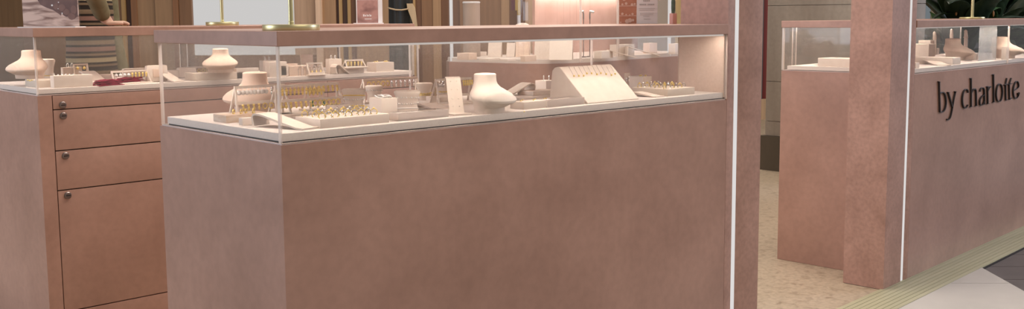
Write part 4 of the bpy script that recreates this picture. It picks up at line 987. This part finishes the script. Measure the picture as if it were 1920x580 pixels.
hr = MB(); hr.ball((0, .008, 1.60), .1, (.88, 1.06, 1.2), 24, 16)
for v in [v for v in hr.bm.verts if v.co.y < 0 and v.co.z < 1.645]: v.co.y = max(v.co.y*.2, -.02); v.co.x *= .93
hr.obj('hair', pbr('dark_hair', (.03, .018, .012), (.07, .04, .025), rough=.5, scale=40, stretch=(8, 8, 1)), per)
# striped knit dress: ribbed tiers, stripes are the cloth's own colours
cols = [('knit_tan', (.15, .10, .06)), ('knit_dark', (.022, .016, .012)), ('knit_cream', (.27, .21, .125)), ('knit_rose', (.18, .095, .07))]
km = [pbr(n, c, rough=.9, scale=60, spec=.1) for n, c in cols]
mb = MB(); rows = []; z = .42; i = 0
prof = [(.42, .165, .125), (.70, .16, .112), (.86, .15, .104), (.97, .145, .099), (1.10, .135, .092), (1.24, .14, .092), (1.34, .128, .085), (1.40, .085, .07)]
def rad_at(z):
    for (a, b, c), (a2, b2, c2) in zip(prof, prof[1:]):
        if a <= z <= a2: t_ = (z-a)/(a2-a); return b+(b2-b)*t_, c+(c2-c)*t_
    return prof[-1][1:]
nz_ = 98; ring = []; pat = [1, 0, 1, 2, 2, 1, 0, 1, 3, 3, 1, 0, 0, 1]
for k in range(nz_+1):
    z = .42+.98*k/nz_; b, c = rad_at(z); m = 1+.022*abs(math.sin(k*PI/2/1.0*.5))
    ring.append([mb.bm.verts.new((b*m*math.cos(2*PI*j/36), c*m*math.sin(2*PI*j/36), z)) for j in range(36)])
for k in range(nz_):
    for j in range(36):
        f_ = mb.bm.faces.new((ring[k][j], ring[k][(j+1) % 36], ring[k+1][(j+1) % 36], ring[k+1][j])); f_.smooth = True; f_.material_index = pat[k % len(pat)]
dress = mb.obj('striped_dress', km, per)
slv = [tuple(sh+Vector((.06, 0, .01))), tuple(sh), tuple(sh.lerp(elb, .5)), tuple(elb), tuple(elb.lerp(hv, .4)), tuple(elb.lerp(hv, .93))]
olv = pbr('olive_cloth', (.13, .11, .06), (.17, .145, .085), rough=.9, spec=.1, scale=30)
skinmesh('sleeve', slv, [(i, i+1) for i in range(5)], [.06, .058, .050, .044, .040, .034], olv, per)
sl2 = [(.105, .005, 1.38), (.165, .005, 1.37), (.19, .01, 1.22), (.205, 0, 1.08), (.205, -.03, .96), (.205, -.05, .885)]
skinmesh('sleeve', sl2, [(i, i+1) for i in range(5)], [.06, .06, .054, .05, .044, .036], olv, per)

# ------------------------------------------------------------------ plants beyond the right counter
def leafm(n, c1, c2): return pbr(n, c1, c2, rough=.35, scale=6, stretch=(1, 6, 1))
lg = [leafm('leaf_dark', (.022, .038, .020), (.04, .065, .03)), leafm('leaf_green', (.035, .08, .025), (.07, .13, .04)), leafm('leaf_silver', (.30, .37, .36), (.45, .52, .50)), leafm('leaf_blue', (.03, .06, .055), (.06, .10, .09))]
def leaf(parent, base, az, el_, L, W, droop, mat):
    mb = MB(); n = 9; rows = []; p = Vector(base); e = el_
    for i in range(n+1):
        t_ = i/n; w = W*math.sin(PI*min(1, .06+.94*t_)**.8)*.5+.001; d = Vector((math.cos(az)*math.cos(e), math.sin(az)*math.cos(e), math.sin(e))); sd = Vector((-math.sin(az), math.cos(az), 0)); nn = d.cross(sd)
        rows.append([p+sd*w+nn*-.15*w, p, p-sd*w+nn*-.15*w]); p = p+d*(L/n); e -= droop/n
    R_ = [[mb.bm.verts.new(q) for q in r] for r in rows]
    for a, b in zip(R_, R_[1:]):
        for j in range(2): mb.bm.faces.new((a[j], a[j+1], b[j+1], b[j])).smooth = True
    o = mb.obj('leaf', mat, parent); sm = o.modifiers.new('solid', 'SOLIDIFY'); sm.thickness = .002; return o
potm = pbr('planter_dark', (.05, .055, .05), (.08, .085, .08), rough=.4, scale=5)
rnd = random.Random(11)
def plant(u, dep, label, nleaf, Ls, mats, flowers=0, spreadx=.5, pot=.78):
    P = atd(u, 60, dep); P.z = 0
    t = thing('potted_plant', label, 'plant', P, rnd.uniform(0, 1))
    MB().lathe([(.24, 0), (.30, pot*.5), (.33, pot-.03), (.345, pot-.02), (.345, pot), (.30, pot), (.29, pot-.04), (.001, pot-.04)], 40).obj('planter', potm, t)
    for k in range(nleaf):
        az = k*2.399+rnd.uniform(-.3, .3); e = rnd.uniform(.5, 1.45); L = rnd.uniform(*Ls); r = rnd.uniform(.0, .2)
        b = Vector((r*math.cos(az), r*math.sin(az), pot-.05+rnd.uniform(0, .5)))
        leaf(t, b, az, e, L, L*rnd.uniform(.22, .38), rnd.uniform(.9, 2.0), mats[k % len(mats)] if k % 5 else mats[0])
    if flowers:
        for k in range(flowers):
            az = rnd.uniform(0, 6.28); mb = MB(); mb.ball((0, 0, 0), .014, (.6, .6, 1.8))
            o = mb.obj('flower', MATS.get('flower_orange') or pbr('flower_orange', (.50, .19, .05), (.62, .28, .09), rough=.5), t); o.location = (.22*math.cos(az), .22*math.sin(az), pot+.42+rnd.uniform(0, .2))
    return t
plant(1806, 8.0, 'dark leafy plant with orange flowers left of the pale brass pole', 34, (.40, .8), [lg[0], lg[1], lg[0], lg[3], lg[0]], 7)
plant(1846, 8.7, 'broad dark green plant behind the pale brass pole', 46, (.4, .8), [lg[0], lg[0], lg[1], lg[0], lg[1]])
plant(1892, 9.6, 'plant with silvery variegated leaves at the right edge', 44, (.4, .75), [lg[0], lg[2], lg[0], lg[3], lg[0]])
t = thing('planter_trough', 'long dark planter trough behind the right showcase', 'planter', atd(1835, 30, 11.0).xy.to_3d(), YAW-PI/2)
MB().box(-.55, -.2, 0, .42, .2, .8, .01).obj('trough', potm, t); MB().box(-.53, -.18, .795, .40, .18, .81).obj('soil', dark, t)

# ================================================================== light
W = bpy.data.worlds.new('world'); bpy.context.scene.world = W; W.use_nodes = True
bg = W.node_tree.nodes['Background']; bg.inputs[0].default_value = (1.0, .93, .87, 1); bg.inputs[1].default_value = .26
def area(name, loc, target, sx, sy, power, col):
    l = bpy.data.lights.new(name, 'AREA'); l.shape = 'RECTANGLE'; l.size = sx; l.size_y = sy; l.energy = power; l.color = col
    o = bpy.data.objects.new(name, l); C.objects.link(o); o.location = loc
    o.rotation_euler = (Vector(target)-Vector(loc)).to_track_quat('-Z', 'Y').to_euler(); return o
area('hall_daylight', (-3.2, 5.2, 2.0), (1.1, 2.6, .6), 3.2, 2.4, 165, (.76, .84, 1.0))
area('hall_ceiling_light', (3.2, 3.2, 4.6), (3.2, 3.2, 0), 5, 4, 190, (1, .92, .84))
area('hall_ceiling_light', (2.4, -2.5, 4.4), (2.4, 1.6, .4), 5, 3, 105, (1, .90, .80))
area('hall_ceiling_light', (7.5, 8.0, 4.6), (6.5, 9.0, 1.0), 5, 3, 240, (1, .90, .78))
area('hall_daylight', (10.5, -1.2, 3.3), (5.5, 2.2, .7), 2.2, 1.8, 230, (.72, .79, 1.0))
area('kiosk_ceiling_light', (2.9, 3.1, 2.9), (2.9, 3.3, 0), 1.6, .9, 32, (1, .89, .80))

for o in bpy.data.objects:
    for k in ('_w', '_d', '_h', '_f'):
        if k in o: del o[k]
sc = bpy.context.scene
sc.cycles.transparent_max_bounces = 64; sc.cycles.max_bounces = 8; sc.cycles.diffuse_bounces = 4; sc.cycles.use_denoising = True
sc.cycles.caustics_reflective = False; sc.cycles.caustics_refractive = False; sc.cycles.sample_clamp_indirect = 4
sc.view_settings.view_transform = 'Standard'; sc.view_settings.look = 'None'; sc.view_settings.exposure = 0; sc.view_settings.gamma = 1; sc.view_settings.use_curve_mapping = False
